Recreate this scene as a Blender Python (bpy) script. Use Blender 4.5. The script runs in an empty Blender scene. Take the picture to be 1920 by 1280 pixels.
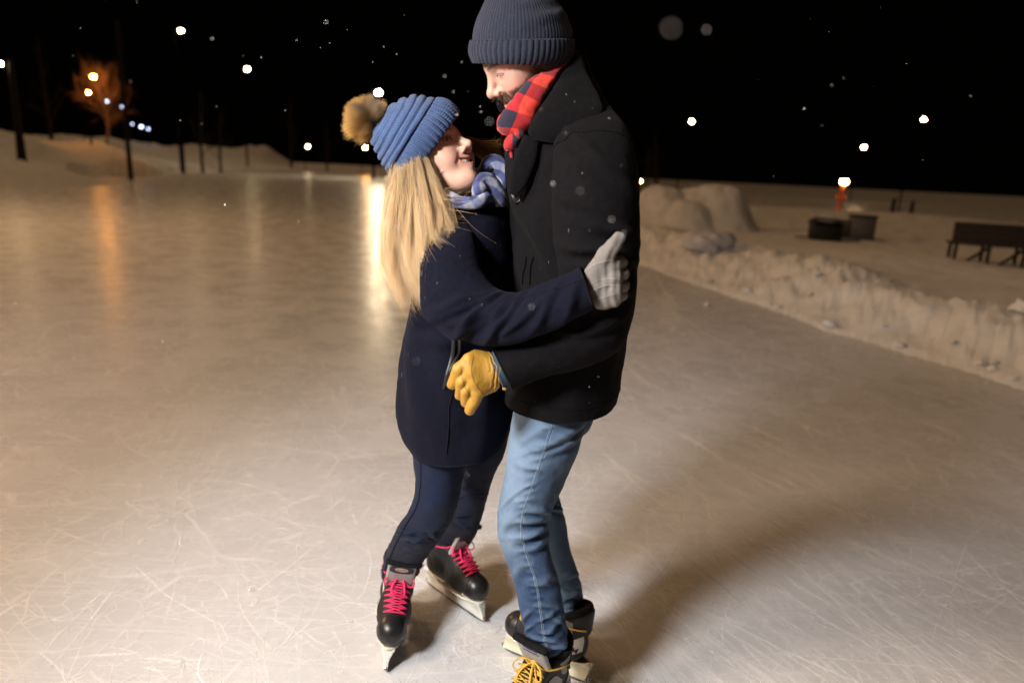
import bpy, math, random
import numpy as np
rnd = random.Random(7)
rng = np.random.default_rng(11)
C = bpy.context.scene.collection
scene = bpy.context.scene

# ------------------------------------------------------------------ camera
F = 1280.0; CAM_H = 1.5
PITCH = math.radians(14); ROLL = math.radians(2.7)
_w = np.array([0, math.cos(PITCH), -math.sin(PITCH)]); _r0 = np.array([1., 0, 0]); _u0 = np.cross(_r0, _w)
_c, _s = math.cos(ROLL), math.sin(ROLL)
CR = _c * _r0 + _s * _u0; CU = -_s * _r0 + _c * _u0; CW = _w
CAM = np.array([0, 0, CAM_H])
def ray(px, py):
    return CR * (px - 960) / F + CU * (640 - py) / F + CW
def P(px, py, y):                       # a point at depth y seen at photo pixel px,py
    d = ray(px, py); return CAM + d * (y / d[1])
def G(px, py, z=0.0):                   # a point at height z
    d = ray(px, py); return CAM + d * ((z - CAM_H) / d[2])
from mathutils import Matrix, Vector
cam_data = bpy.data.cameras.new('camera'); cam = bpy.data.objects.new('camera', cam_data); C.objects.link(cam)
M4 = Matrix.Identity(4)
for i in range(3):
    M4[i][0] = CR[i]; M4[i][1] = CU[i]; M4[i][2] = -CW[i]; M4[i][3] = CAM[i]
cam.matrix_world = M4
cam_data.sensor_width = 36; cam_data.lens = 36 * F / 1920
cam_data.clip_start = 0.02; cam_data.clip_end = 2000
cam_data.dof.use_dof = True; cam_data.dof.focus_distance = 1.72; cam_data.dof.aperture_fstop = 1.7
scene.camera = cam

# ------------------------------------------------------------------ noise
def _hash(ix, iy, iz, seed):
    h = (ix.astype(np.int64) * 374761393 + iy.astype(np.int64) * 668265263 + iz.astype(np.int64) * 2147483647 + seed * 974711)
    h = (h ^ (h >> 13)) * 1274126177
    h = h & 0x7fffffff
    h = (h ^ (h >> 16)) & 0xffff
    return h / 65535.0
def vnoise(p, seed=0):
    p = np.asarray(p, float); i = np.floor(p); f = p - i; f = f * f * (3 - 2 * f)
    ix, iy, iz = [i[..., k].astype(np.int64) for k in range(3)]
    r = 0
    for a in (0, 1):
        wa = f[..., 0] if a else 1 - f[..., 0]
        for b in (0, 1):
            wb = f[..., 1] if b else 1 - f[..., 1]
            for c in (0, 1):
                wc = f[..., 2] if c else 1 - f[..., 2]
                r = r + wa * wb * wc * _hash(ix + a, iy + b, iz + c, seed)
    return r * 2 - 1
def fbm(p, seed=0, oct=4, gain=.5):
    p = np.asarray(p, float); r = 0; a = 1
    for k in range(oct):
        r = r + a * vnoise(p * 2 ** k + k * 17.3, seed + k); a *= gain
    return r

# ------------------------------------------------------------------ mesh objects
def build(name, V, faces, mat, parent=None, uv=None, mi=None, attrs=None, smooth=True, loc=None):
    """V (n,3) in world metres, faces a list of (k,3) or (k,4) arrays, uv a list of matching (k,3or4,2) arrays"""
    V = np.asarray(V, float)
    base = np.zeros(3)
    if parent is not None:
        base = np.array(parent['_base'])
    elif loc is not None:
        base = np.array(loc, float)
    me = bpy.data.meshes.new(name)
    faces = [np.asarray(f, np.int32) for f in faces if len(f)]
    nl = sum(f.size for f in faces); nf = sum(len(f) for f in faces)
    me.vertices.add(len(V)); me.vertices.foreach_set('co', (V - base).astype(np.float32).ravel())
    me.loops.add(nl); me.loops.foreach_set('vertex_index', np.concatenate([f.ravel() for f in faces]))
    me.polygons.add(nf)
    starts = []; tot = []; o = 0
    for f in faces:
        k = f.shape[1]; starts.append(o + np.arange(len(f)) * k); tot.append(np.full(len(f), k)); o += f.size
    me.polygons.foreach_set('loop_start', np.concatenate(starts).astype(np.int32))
    try: me.polygons.foreach_set('loop_total', np.concatenate(tot).astype(np.int32))
    except Exception: pass
    me.polygons.foreach_set('use_smooth', np.full(nf, smooth))
    if uv is not None:
        l = me.uv_layers.new(name='UVMap')
        l.data.foreach_set('uv', np.concatenate([np.asarray(u, np.float32).reshape(-1, 2) for u in uv]).ravel())
    for m in (mat if isinstance(mat, (list, tuple)) else [mat]): me.materials.append(m)
    if mi is not None: me.polygons.foreach_set('material_index', np.asarray(mi, np.int32))
    if attrs:
        for k, a in attrs.items():
            a = np.asarray(a, np.float32)
            if a.ndim == 1:
                at = me.attributes.new(k, 'FLOAT', 'POINT'); at.data.foreach_set('value', a)
            else:
                at = me.color_attributes.new(k, 'FLOAT_COLOR', 'POINT')
                if a.shape[1] == 3: a = np.concatenate([a, np.ones((len(a), 1), np.float32)], 1)
                at.data.foreach_set('color', a.ravel())
    me.update(calc_edges=True); me.validate()
    o = bpy.data.objects.new(name, me); C.objects.link(o)
    o['_base'] = [float(x) for x in base]
    if parent is not None: o.parent = parent
    else: o.location = base
    return o
def empty(name, loc):
    o = bpy.data.objects.new(name, None); C.objects.link(o); o.location = loc; o['_base'] = [float(x) for x in loc]
    o.empty_display_size = .1
    return o
def tag(o, label=None, cat=None, group=None, kind=None):
    if label: o['label'] = label
    if cat: o['category'] = cat
    if group: o['group'] = group
    if kind: o['kind'] = kind
    return o

class MB:                                # collects pieces of one part
    def __init__(s): s.V = []; s.F3 = []; s.F4 = []; s.n = 0
    def add(s, V, F):
        V = np.asarray(V, float); s.V.append(V)
        for f in F:
            f = np.asarray(f, np.int64)
            if len(f) == 0: continue
            (s.F3 if f.shape[1] == 3 else s.F4).append(f + s.n)
        s.n += len(V)
    def build(s, name, mat, parent=None, **k):
        F = []
        if s.F4: F.append(np.concatenate(s.F4))
        if s.F3: F.append(np.concatenate(s.F3))
        return build(name, np.concatenate(s.V), F, mat, parent, **k)
def nrm(v):
    v = np.asarray(v, float); return v / (np.linalg.norm(v, axis=-1, keepdims=True) + 1e-12)
def box(_, s, Rm=None, bev=0.0):
    """a box with chamfered edges"""
    s = np.asarray(s, float) / 2; b = min(bev, s.min() * .9)
    V = []; 
    for x in (-1, 1):
        for y in (-1, 1):
            for z in (-1, 1):
                g = np.array([x, y, z])
                if b <= 0: V.append(g * s)
                else:
                    for k in range(3):
                        e = s - b; e = e.copy(); e[k] = s[k]; V.append(g * e)
    V = np.array(V)
    if b <= 0:
        Fq = np.array([[0, 1, 3, 2], [4, 6, 7, 5], [0, 4, 5, 1], [2, 3, 7, 6], [0, 2, 6, 4], [1, 5, 7, 3]])
        F3 = np.zeros((0, 3), int)
    else:
        def c(x, y, z, k): return ((x * 2 + y) * 2 + z) * 3 + k
        q = []; t = []
        for x in (0, 1): 
            f = [c(x, 0, 0, 0), c(x, 0, 1, 0), c(x, 1, 1, 0), c(x, 1, 0, 0)]; q.append(f if x == 0 else f[::-1])
        for y in (0, 1):
            f = [c(0, y, 0, 1), c(1, y, 0, 1), c(1, y, 1, 1), c(0, y, 1, 1)]; q.append(f if y == 0 else f[::-1])
        for z in (0, 1):
            f = [c(0, 0, z, 2), c(0, 1, z, 2), c(1, 1, z, 2), c(1, 0, z, 2)]; q.append(f if z == 0 else f[::-1])
        for a in (0, 1):
            for d in (0, 1):
                f = [c(0, a, d, 1), c(1, a, d, 1), c(1, a, d, 2), c(0, a, d, 2)]; q.append(f if a != d else f[::-1])
                f = [c(a, 0, d, 2), c(a, 1, d, 2), c(a, 1, d, 0), c(a, 0, d, 0)]; q.append(f if a != d else f[::-1])
                f = [c(a, d, 0, 0), c(a, d, 1, 0), c(a, d, 1, 1), c(a, d, 0, 1)]; q.append(f if a != d else f[::-1])
                for e in (0, 1):
                    f = [c(a, d, e, 0), c(a, d, e, 1), c(a, d, e, 2)]; t.append(f if (a + d + e) % 2 == 1 else f[::-1])
        Fq = np.array(q); F3 = np.array(t)
    if Rm is not None: V = V @ np.asarray(Rm).T
    return V, [Fq, F3]
def boxat(ctr, s, Rm=None, bev=0.0):
    V, Fc = box(None, s, Rm, bev); return V + np.asarray(ctr, float), Fc
def rotz(a): return np.array([[math.cos(a), -math.sin(a), 0], [math.sin(a), math.cos(a), 0], [0, 0, 1]])
def rotx(a): return np.array([[1, 0, 0], [0, math.cos(a), -math.sin(a)], [0, math.sin(a), math.cos(a)]])
def roty(a): return np.array([[math.cos(a), 0, math.sin(a)], [0, 1, 0], [-math.sin(a), 0, math.cos(a)]])

def crom(K, t):
    """Catmull-Rom through rows of K (n,d) at parameters t in 0..n-1"""
    K = np.asarray(K, float); n = len(K)
    t = np.clip(np.asarray(t, float), 0, n - 1 - 1e-9); i = np.floor(t).astype(int); f = (t - i)[:, None]
    p0 = np.where((i > 0)[:, None], K[np.maximum(i - 1, 0)], 2 * K[0] - K[1])
    p1 = K[i]; p2 = K[i + 1]
    p3 = np.where((i + 2 < n)[:, None], K[np.minimum(i + 2, n - 1)], 2 * K[-1] - K[-2])
    return .5 * (2 * p1 + (p2 - p0) * f + (2 * p0 - 5 * p1 + 4 * p2 - p3) * f ** 2 + (3 * p1 - p0 - 3 * p2 + p3) * f ** 3)
def resample(pts, n):
    """points evenly spaced along a smooth curve through pts"""
    pts = np.asarray(pts, float)
    D = crom(pts, np.linspace(0, len(pts) - 1, max(8 * len(pts), n * 2)))
    L = np.concatenate([[0], np.cumsum(np.linalg.norm(np.diff(D, axis=0), axis=1))])
    return np.stack([np.interp(np.linspace(0, L[-1], n), L, D[:, k]) for k in range(D.shape[1])], 1)
def frames(Pt, ref=None):
    T = nrm(np.gradient(Pt, axis=0)); n = len(Pt); N = np.zeros_like(Pt)
    a = np.array(ref if ref is not None else ([0, 0, 1] if abs(T[0][2]) < .9 else [1, 0, 0]), float)
    N[0] = nrm(a - T[0] * (a @ T[0]))
    for i in range(1, n):
        v = N[i - 1] - T[i] * (N[i - 1] @ T[i]); N[i] = nrm(v)
    return T, N, np.cross(T, N)
def tube(pts, r, sides=8, flat=1.0, ref=None, cap=True, n=None):
    """tube along pts; r scalar or per point; flat squashes the radius along the ref axis"""
    Pt = np.asarray(pts, float)
    if n: Pt = resample(Pt, n)
    r = np.asarray(r, float)
    r = np.full(len(Pt), float(r)) if r.ndim == 0 else np.interp(np.linspace(0, 1, len(Pt)), np.linspace(0, 1, len(r)), r)
    T, N, B = frames(Pt, ref)
    a = np.arange(sides) * 2 * math.pi / sides
    V = Pt[:, None] + r[:, None, None] * (flat * np.cos(a)[None, :, None] * N[:, None] + np.sin(a)[None, :, None] * B[:, None])
    m = len(Pt); V = V.reshape(-1, 3)
    i, j = np.meshgrid(np.arange(m - 1), np.arange(sides), indexing='ij'); j2 = (j + 1) % sides
    Fq = np.stack([i * sides + j, i * sides + j2, (i + 1) * sides + j2, (i + 1) * sides + j], -1).reshape(-1, 4)
    Fs = [Fq]
    if cap:
        nv = len(V); V = np.concatenate([V, Pt[:1], Pt[-1:]])
        k = np.arange(sides); k2 = (k + 1) % sides
        Fs.append(np.concatenate([np.stack([np.full(sides, nv), k2, k], 1), np.stack([np.full(sides, nv + 1), (m - 1) * sides + k, (m - 1) * sides + k2], 1)]))
    return V, Fs
def sphere(c, r, nu=24, nv=14, Rm=None):
    u = np.arange(nu) * 2 * math.pi / nu; v = np.linspace(0, math.pi, nv + 1)[1:-1]
    V = np.stack([np.sin(v)[:, None] * np.cos(u), np.sin(v)[:, None] * np.sin(u), np.repeat(np.cos(v)[:, None], nu, 1)], -1).reshape(-1, 3)
    V = np.concatenate([V, [[0, 0, 1], [0, 0, -1]]]) * np.asarray(r, float)
    if Rm is not None: V = V @ np.asarray(Rm).T
    m = nv - 1; i, j = np.meshgrid(np.arange(m - 1), np.arange(nu), indexing='ij'); j2 = (j + 1) % nu
    Fq = np.stack([i * nu + j, (i + 1) * nu + j, (i + 1) * nu + j2, i * nu + j2], -1).reshape(-1, 4)
    k = np.arange(nu); k2 = (k + 1) % nu; t = m * nu
    F3 = np.concatenate([np.stack([np.full(nu, t), k, k2], 1), np.stack([np.full(nu, t + 1), (m - 1) * nu + k2, (m - 1) * nu + k], 1)])
    return V + np.asarray(c, float), [Fq, F3]
def prism(poly, z0, z1, Mx=None):
    """closed polygon (n,2) extruded z0..z1 (fan caps: keep it star-shaped), optional 3x4 frame matrix"""
    poly = np.asarray(poly, float); n = len(poly); c = poly.mean(0)
    V = np.concatenate([np.c_[poly, np.full(n, z0)], np.c_[poly, np.full(n, z1)], [[*c, z0], [*c, z1]]])
    k = np.arange(n); k2 = (k + 1) % n
    Fq = np.stack([k, k2, n + k2, n + k], 1)
    F3 = np.concatenate([np.stack([np.full(n, 2 * n), k2, k], 1), np.stack([np.full(n, 2 * n + 1), n + k, n + k2], 1)])
    if Mx is not None: V = V @ Mx[:, :3].T + Mx[:, 3]
    return V, [Fq, F3]

# ------------------------------------------------------------------ lofts with sections measured as left/right points
def sections(rows):
    """rows: ((Lx,Ly),(Rx,Ry), depth or (depthL,depthR), half thickness[, exponent])"""
    out = []
    for r in rows:
        d = r[2] if isinstance(r[2], (tuple, list)) else (r[2], r[2])
        L = P(*r[0], d[0]); R = P(*r[1], d[1])
        out.append([*L, *R, r[3], r[4] if len(r) > 4 else 2.0])
    return np.array(out)
class Loft:
    def __init__(s, K, N=80, M=96, away=None, even=True, level=False):
        K = np.asarray(K, float)
        t = np.linspace(0, len(K) - 1, N * 4); D = crom(K, t)
        if even:
            c = (D[:, :3] + D[:, 3:6]) / 2; L = np.concatenate([[0], np.cumsum(np.linalg.norm(np.diff(c, axis=0), axis=1) + 1e-6)])
            D = np.stack([np.interp(np.linspace(0, L[-1], N), L, D[:, k]) for k in range(8)], 1)
        else: D = crom(K, np.linspace(0, len(K) - 1, N))
        s.N, s.M = N, M; L_, R_ = D[:, :3], D[:, 3:6]
        s.ctr = (L_ + R_) / 2; A = (R_ - L_) / 2
        V = s.ctr - CAM if away is None else np.tile(np.asarray(away, float), (N, 1))
        if level: V = V * [1, 1, 0]
        V = nrm(V); Ad = nrm(A); B = nrm(V - Ad * (V * Ad).sum(1, keepdims=True))
        s.A = A; s.B = B * np.maximum(D[:, 6:7], 1e-4); s.e = np.maximum(D[:, 7], .8)
        th = np.arange(M) * 2 * math.pi / M; s.th = th
        ct, st = np.cos(th), np.sin(th)
        p = 2 / s.e[:, None]
        ca = np.sign(ct) * np.abs(ct) ** p; sa = np.sign(st) * np.abs(st) ** p
        s.V = s.ctr[:, None] + ca[..., None] * s.A[:, None] + sa[..., None] * s.B[:, None]
        s.metric()
    def metric(s):
        W = np.roll(s.V, -1, 1) - s.V; du = np.linalg.norm(W, axis=2)
        s.circ = du.sum(1)
        s.U = np.concatenate([np.zeros((s.N, 1)), np.cumsum(du, 1)], 1)          # metres round, M+1 columns
        s.vlen = np.concatenate([[0], np.cumsum(np.linalg.norm(np.diff(s.ctr, axis=0), axis=1))])
        s.u = np.arange(s.M)[None, :] / s.M + np.zeros((s.N, 1)); s.v = np.linspace(0, 1, s.N)[:, None] + np.zeros((1, s.M))
        s.us = s.U[:, :-1] - s.U[:, [int(.75 * s.M)]]                          # metres from the camera-facing middle (u=.75)
        s.us = (s.us + s.circ[:, None] / 2) % s.circ[:, None] - s.circ[:, None] / 2
        s.vs = s.vlen[:, None] + np.zeros((1, s.M))
    def normals(s):
        du = np.roll(s.V, -1, 1) - np.roll(s.V, 1, 1); dv = np.gradient(s.V, axis=0)
        n = nrm(np.cross(du, dv)); out = (n * (s.V - s.ctr[:, None])).sum(2).mean()
        return n if out > 0 else -n
    def disp(s, d):
        s.V = s.V + s.normals() * np.asarray(d)[..., None]; return s
    def faces(s, uvscale=1.0):
        N, M = s.N, s.M
        i, j = np.meshgrid(np.arange(N - 1), np.arange(M), indexing='ij'); j2 = (j + 1) % M
        Fq = np.stack([i * M + j, i * M + j2, (i + 1) * M + j2, (i + 1) * M + j], -1).reshape(-1, 4)
        Uc = np.concatenate([s.us, s.us[:, :1]], 1)
        # unwrapped metres round: keep the jump on one column
        ua, ub = Uc[i, j], Uc[i, j + 1]; uc, ud = Uc[i + 1, j + 1], Uc[i + 1, j]
        w = np.abs(ub - ua) > .3 * s.circ[i]; ub = np.where(w, ua, ub)
        w = np.abs(uc - ud) > .3 * s.circ[i]; uc = np.where(w, ud, uc)
        uv = np.stack([np.stack([ua, s.vlen[i]], -1), np.stack([ub, s.vlen[i]], -1), np.stack([uc, s.vlen[i + 1]], -1), np.stack([ud, s.vlen[i + 1]], -1)], -2).reshape(-1, 4, 2)
        d = s.normals()[s.N // 2, 0]; a = np.cross(s.V[s.N // 2, 1] - s.V[s.N // 2, 0], s.V[s.N // 2 + 1, 0] - s.V[s.N // 2, 0])
        if d @ a < 0: Fq = Fq[:, ::-1]; uv = uv[:, ::-1]
        return Fq, uv
    def mesh(s, cap0='round', cap1='round', hollow=.03):
        """returns V, faces, uvs; caps: 'round' fan, 'hollow' turns inside (an open hem or cuff), None"""
        V = s.V.reshape(-1, 3); Fq, uv = s.faces(); Fs = [Fq]; Us = [uv]; M = s.M
        flip = (Fq[0][1] - Fq[0][0]) % len(V) != 1
        def ring_cap(idx, first, kind):
            nonlocal V
            ring = V[idx]; c = ring.mean(0)
            f3 = []
            k = np.arange(M); k2 = (k + 1) % M
            def order(a): return a[:, ::-1] if (first ^ flip) else a
            if kind == 'hollow':
                T = (s.ctr[1] - s.ctr[0]) if first else (s.ctr[-2] - s.ctr[-1]); T = nrm(T)
                for sc, dp in ((.985, -.002), (.955, .0), (.94, hollow)):
                    nv = len(V); new = c + (ring - c) * sc + T * dp
                    V = np.concatenate([V, new])
                    q = order(np.stack([idx[k], nv + k, nv + k2, idx[k2]], 1)[:, ::-1])
                    Fs.append(q); Us.append(np.zeros((len(q), 4, 2))); idx = nv + k
                ring = V[idx]; c = ring.mean(0)
            nv = len(V); V = np.concatenate([V, [c]])
            t = order(np.stack([idx[k], np.full(M, nv), idx[k2]], 1)[:, ::-1])
            Fs.append(t); Us.append(np.zeros((len(t), 3, 2)))
        if cap0: ring_cap(np.arange(M), True, cap0)
        if cap1: ring_cap((s.N - 1) * M + np.arange(M), False, cap1)
        q = [f for f in Fs if f.shape[1] == 4]; t = [f for f in Fs if f.shape[1] == 3]
        uq = [u for u in Us if u.shape[1] == 4]; ut = [u for u in Us if u.shape[1] == 3]
        Fo = [np.concatenate(q)]; Uo = [np.concatenate(uq)]
        if t: Fo.append(np.concatenate(t)); Uo.append(np.concatenate(ut))
        return V, Fo, Uo
    def at(s, u, v, off=0.0):
        """surface points at fractions u (0..1 round) and v (0..1 along)"""
        u = np.atleast_1d(np.asarray(u, float)) % 1 * s.M; v = np.atleast_1d(np.asarray(v, float)) * (s.N - 1)
        n = s.normals(); i = np.clip(np.floor(v).astype(int), 0, s.N - 2); f = (v - i)[:, None]
        j = np.floor(u).astype(int) % s.M; g = (u - np.floor(u))[:, None]; j2 = (j + 1) % s.M
        def b(A): return (A[i, j] * (1 - g) + A[i, j2] * g) * (1 - f) + (A[i + 1, j] * (1 - g) + A[i + 1, j2] * g) * f
        return b(s.V) + nrm(b(n)) * np.asarray(off)[..., None] if np.ndim(off) else b(s.V) + nrm(b(n)) * off
    def find(s, px, py):
        """(u,v) of the camera-side surface point that shows nearest to photo pixel px,py"""
        q = s.V - CAM; z = q @ CW
        X = 960 + F * (q @ CR) / z; Y = 640 - F * (q @ CU) / z
        n = s.normals(); front = (n * (-q)).sum(2) > 0
        d = (X - px) ** 2 + (Y - py) ** 2 + np.where(front, 0, 1e7)
        i, j = np.unravel_index(np.argmin(d), d.shape); return j / s.M, i / (s.N - 1)
def join(meshes):
    V = []; Fq = []; Ft = []; Uq = []; Ut = []; n = 0
    for v, fs, us in meshes:
        V.append(v)
        for f, u in zip(fs, us):
            (Fq if f.shape[1] == 4 else Ft).append(f + n); (Uq if f.shape[1] == 4 else Ut).append(u)
        n += len(v)
    Fo = []; Uo = []
    if Fq: Fo.append(np.concatenate(Fq)); Uo.append(np.concatenate(Uq))
    if Ft: Fo.append(np.concatenate(Ft)); Uo.append(np.concatenate(Ut))
    return np.concatenate(V), Fo, Uo
def fold_field(us, vs, folds):
    """each fold: (u0, v0, angle, length, width, amp): a soft ridge with a valley beside it"""
    d = np.zeros_like(us)
    for u0, v0, a, l, w, am in folds:
        x = us - u0; y = vs - v0; p = x * math.cos(a) + y * math.sin(a); q = -x * math.sin(a) + y * math.cos(a)
        q = q + .25 * w * np.sin(p / l * 3)
        d += am * np.exp(-(p / l) ** 2) * (np.exp(-(q / w) ** 2) - .6 * np.exp(-((q - 1.7 * w) / w) ** 2))
    return d

# ------------------------------------------------------------------ distance fields
def smin(a, b, k):
    h = np.maximum(k - np.abs(a - b), 0) / k; return np.minimum(a, b) - h * h * k * .25
def smax(a, b, k): return -smin(-a, -b, k)
def sd_sph(p, c, r): return np.linalg.norm(p - np.asarray(c), axis=-1) - r
def sd_ell(p, c, r):
    q = p - np.asarray(c); r = np.asarray(r, float)
    k0 = np.linalg.norm(q / r, axis=-1); k1 = np.linalg.norm(q / (r * r), axis=-1)
    return k0 * (k0 - 1) / (k1 + 1e-9)
def sd_cap(p, a, b, ra, rb=None):
    rb = ra if rb is None else rb
    a = np.asarray(a, float); b = np.asarray(b, float); ab = b - a
    t = np.clip(((p - a) @ ab) / (ab @ ab + 1e-12), 0, 1)
    return np.linalg.norm(p - a - t[..., None] * ab, axis=-1) - (ra + (rb - ra) * t)
def sd_box(p, c, h, r, Rm=None):
    q = p - np.asarray(c)
    if Rm is not None: q = q @ np.asarray(Rm)
    q = np.abs(q) - (np.asarray(h) - r)
    return np.linalg.norm(np.maximum(q, 0), axis=-1) + np.minimum(q.max(-1), 0) - r
def surface_nets(f, xs, ys, zs, B=8):
    """mesh of f=0 on a grid with any spacing; f is only looked at closely near the surface"""
    nx, ny, nz = len(xs), len(ys), len(zs)
    D = np.full((nx, ny, nz), 1e3, np.float32)
    ax = [np.arange(0, n, B) for n in (nx, ny, nz)]
    hi = [np.minimum(a + B, n) for a, n in zip(ax, (nx, ny, nz))]
    cs = [(c[a] + c[h - 1]) / 2 for c, a, h in zip((xs, ys, zs), ax, hi)]
    rs = [(c[np.minimum(h, len(c) - 1)] - c[a]) / 2 for c, a, h in zip((xs, ys, zs), ax, hi)]
    g = np.stack(np.meshgrid(*cs, indexing='ij'), -1)
    rad = np.sqrt(sum(r ** 2 for r in np.meshgrid(*rs, indexing='ij')))
    d0 = f(g.reshape(-1, 3)).reshape(g.shape[:3])
    near = np.abs(d0) < rad * 1.5 + .008
    for I in np.argwhere(~near & (d0 < 0)):
        D[ax[0][I[0]]:hi[0][I[0]], ax[1][I[1]]:hi[1][I[1]], ax[2][I[2]]:hi[2][I[2]]] = -1e3
    idx = np.argwhere(near); todo = []
    for I in idx:
        sl = tuple(slice(ax[k][I[k]], hi[k][I[k]]) for k in range(3)); todo.append(sl)
    for c in range(0, len(todo), 400):
        ch = todo[c:c + 400]; pts = []; shp = []
        for sl in ch:
            q = np.stack(np.meshgrid(xs[sl[0]], ys[sl[1]], zs[sl[2]], indexing='ij'), -1); shp.append(q.shape[:3]); pts.append(q.reshape(-1, 3))
        d = f(np.concatenate(pts)); o = 0
        for sl, s_ in zip(ch, shp):
            n = s_[0] * s_[1] * s_[2]; D[sl] = d[o:o + n].reshape(s_); o += n
    S = D < 0
    cnt = np.zeros((nx - 1, ny - 1, nz - 1), np.int8)
    for a in (0, 1):
        for b in (0, 1):
            for c in (0, 1): cnt += S[a:nx - 1 + a, b:ny - 1 + b, c:nz - 1 + c]
    act = np.argwhere((cnt > 0) & (cnt < 8)); del cnt
    ids = np.full((nx - 1, ny - 1, nz - 1), -1, np.int32); ids[tuple(act.T)] = np.arange(len(act))
    corner = {}
    for a in (0, 1):
        for b in (0, 1):
            for c in (0, 1): corner[a, b, c] = D[act[:, 0] + a, act[:, 1] + b, act[:, 2] + c].astype(float)
    acc = np.zeros((len(act), 3)); num = np.zeros(len(act))
    for k in range(3):
        for a in (0, 1):
            for b in (0, 1):
                c0 = [a, b]; c0.insert(k, 0); c1 = [a, b]; c1.insert(k, 1)
                d0_, d1_ = corner[tuple(c0)], corner[tuple(c1)]; m = (d0_ < 0) != (d1_ < 0)
                t = np.where(m, d0_ / np.where(m, d0_ - d1_, 1), 0); t = np.where(np.abs(d0_) > 900, .5, t)
                v = np.tile(np.array(c0, float), (len(act), 1)); v[:, k] = t
                acc += v * m[:, None]; num += m
    fr = acc / num[:, None]
    V = np.stack([c[act[:, k]] + fr[:, k] * (c[act[:, k] + 1] - c[act[:, k]]) for k, c in enumerate((xs, ys, zs))], 1)
    quads = []
    for k in range(3):
        o = [1, 1, 1]; o[k] = 0
        s0 = S[o[0]:nx - 1, o[1]:ny - 1, o[2]:nz - 1] if k != 0 else S[0:nx - 1, 1:ny - 1, 1:nz - 1]
        if k == 0: s0 = S[:-1, 1:-1, 1:-1]; s1 = S[1:, 1:-1, 1:-1]
        elif k == 1: s0 = S[1:-1, :-1, 1:-1]; s1 = S[1:-1, 1:, 1:-1]
        else: s0 = S[1:-1, 1:-1, :-1]; s1 = S[1:-1, 1:-1, 1:]
        e = np.argwhere(s0 != s1); inside = s0[tuple(e.T)]
        off = [[0, 0], [1, 0], [1, 1], [0, 1]]
        q = []
        for a, b in off:
            d = [a, b]; d.insert(k, 0)
            q.append(ids[e[:, 0] + d[0], e[:, 1] + d[1], e[:, 2] + d[2]])
        q = np.stack(q, 1); fl = inside if k != 1 else ~inside
        q = np.where(fl[:, None], q, q[:, ::-1]); quads.append(q)
    return V, np.concatenate(quads)
def axis(lo, hi, h, fine=None, hf=None):
    """grid coordinates lo..hi at step h, with step hf between fine[0] and fine[1]"""
    if fine is None: return np.arange(lo, hi + h, h)
    a, b = max(lo, fine[0]), min(hi, fine[1])
    return np.unique(np.concatenate([np.linspace(lo, a, max(2, int((a - lo) / h) + 1)), np.linspace(a, b, int((b - a) / hf) + 1), np.linspace(b, hi, max(2, int((hi - b) / h) + 1))]).round(6))

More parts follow.
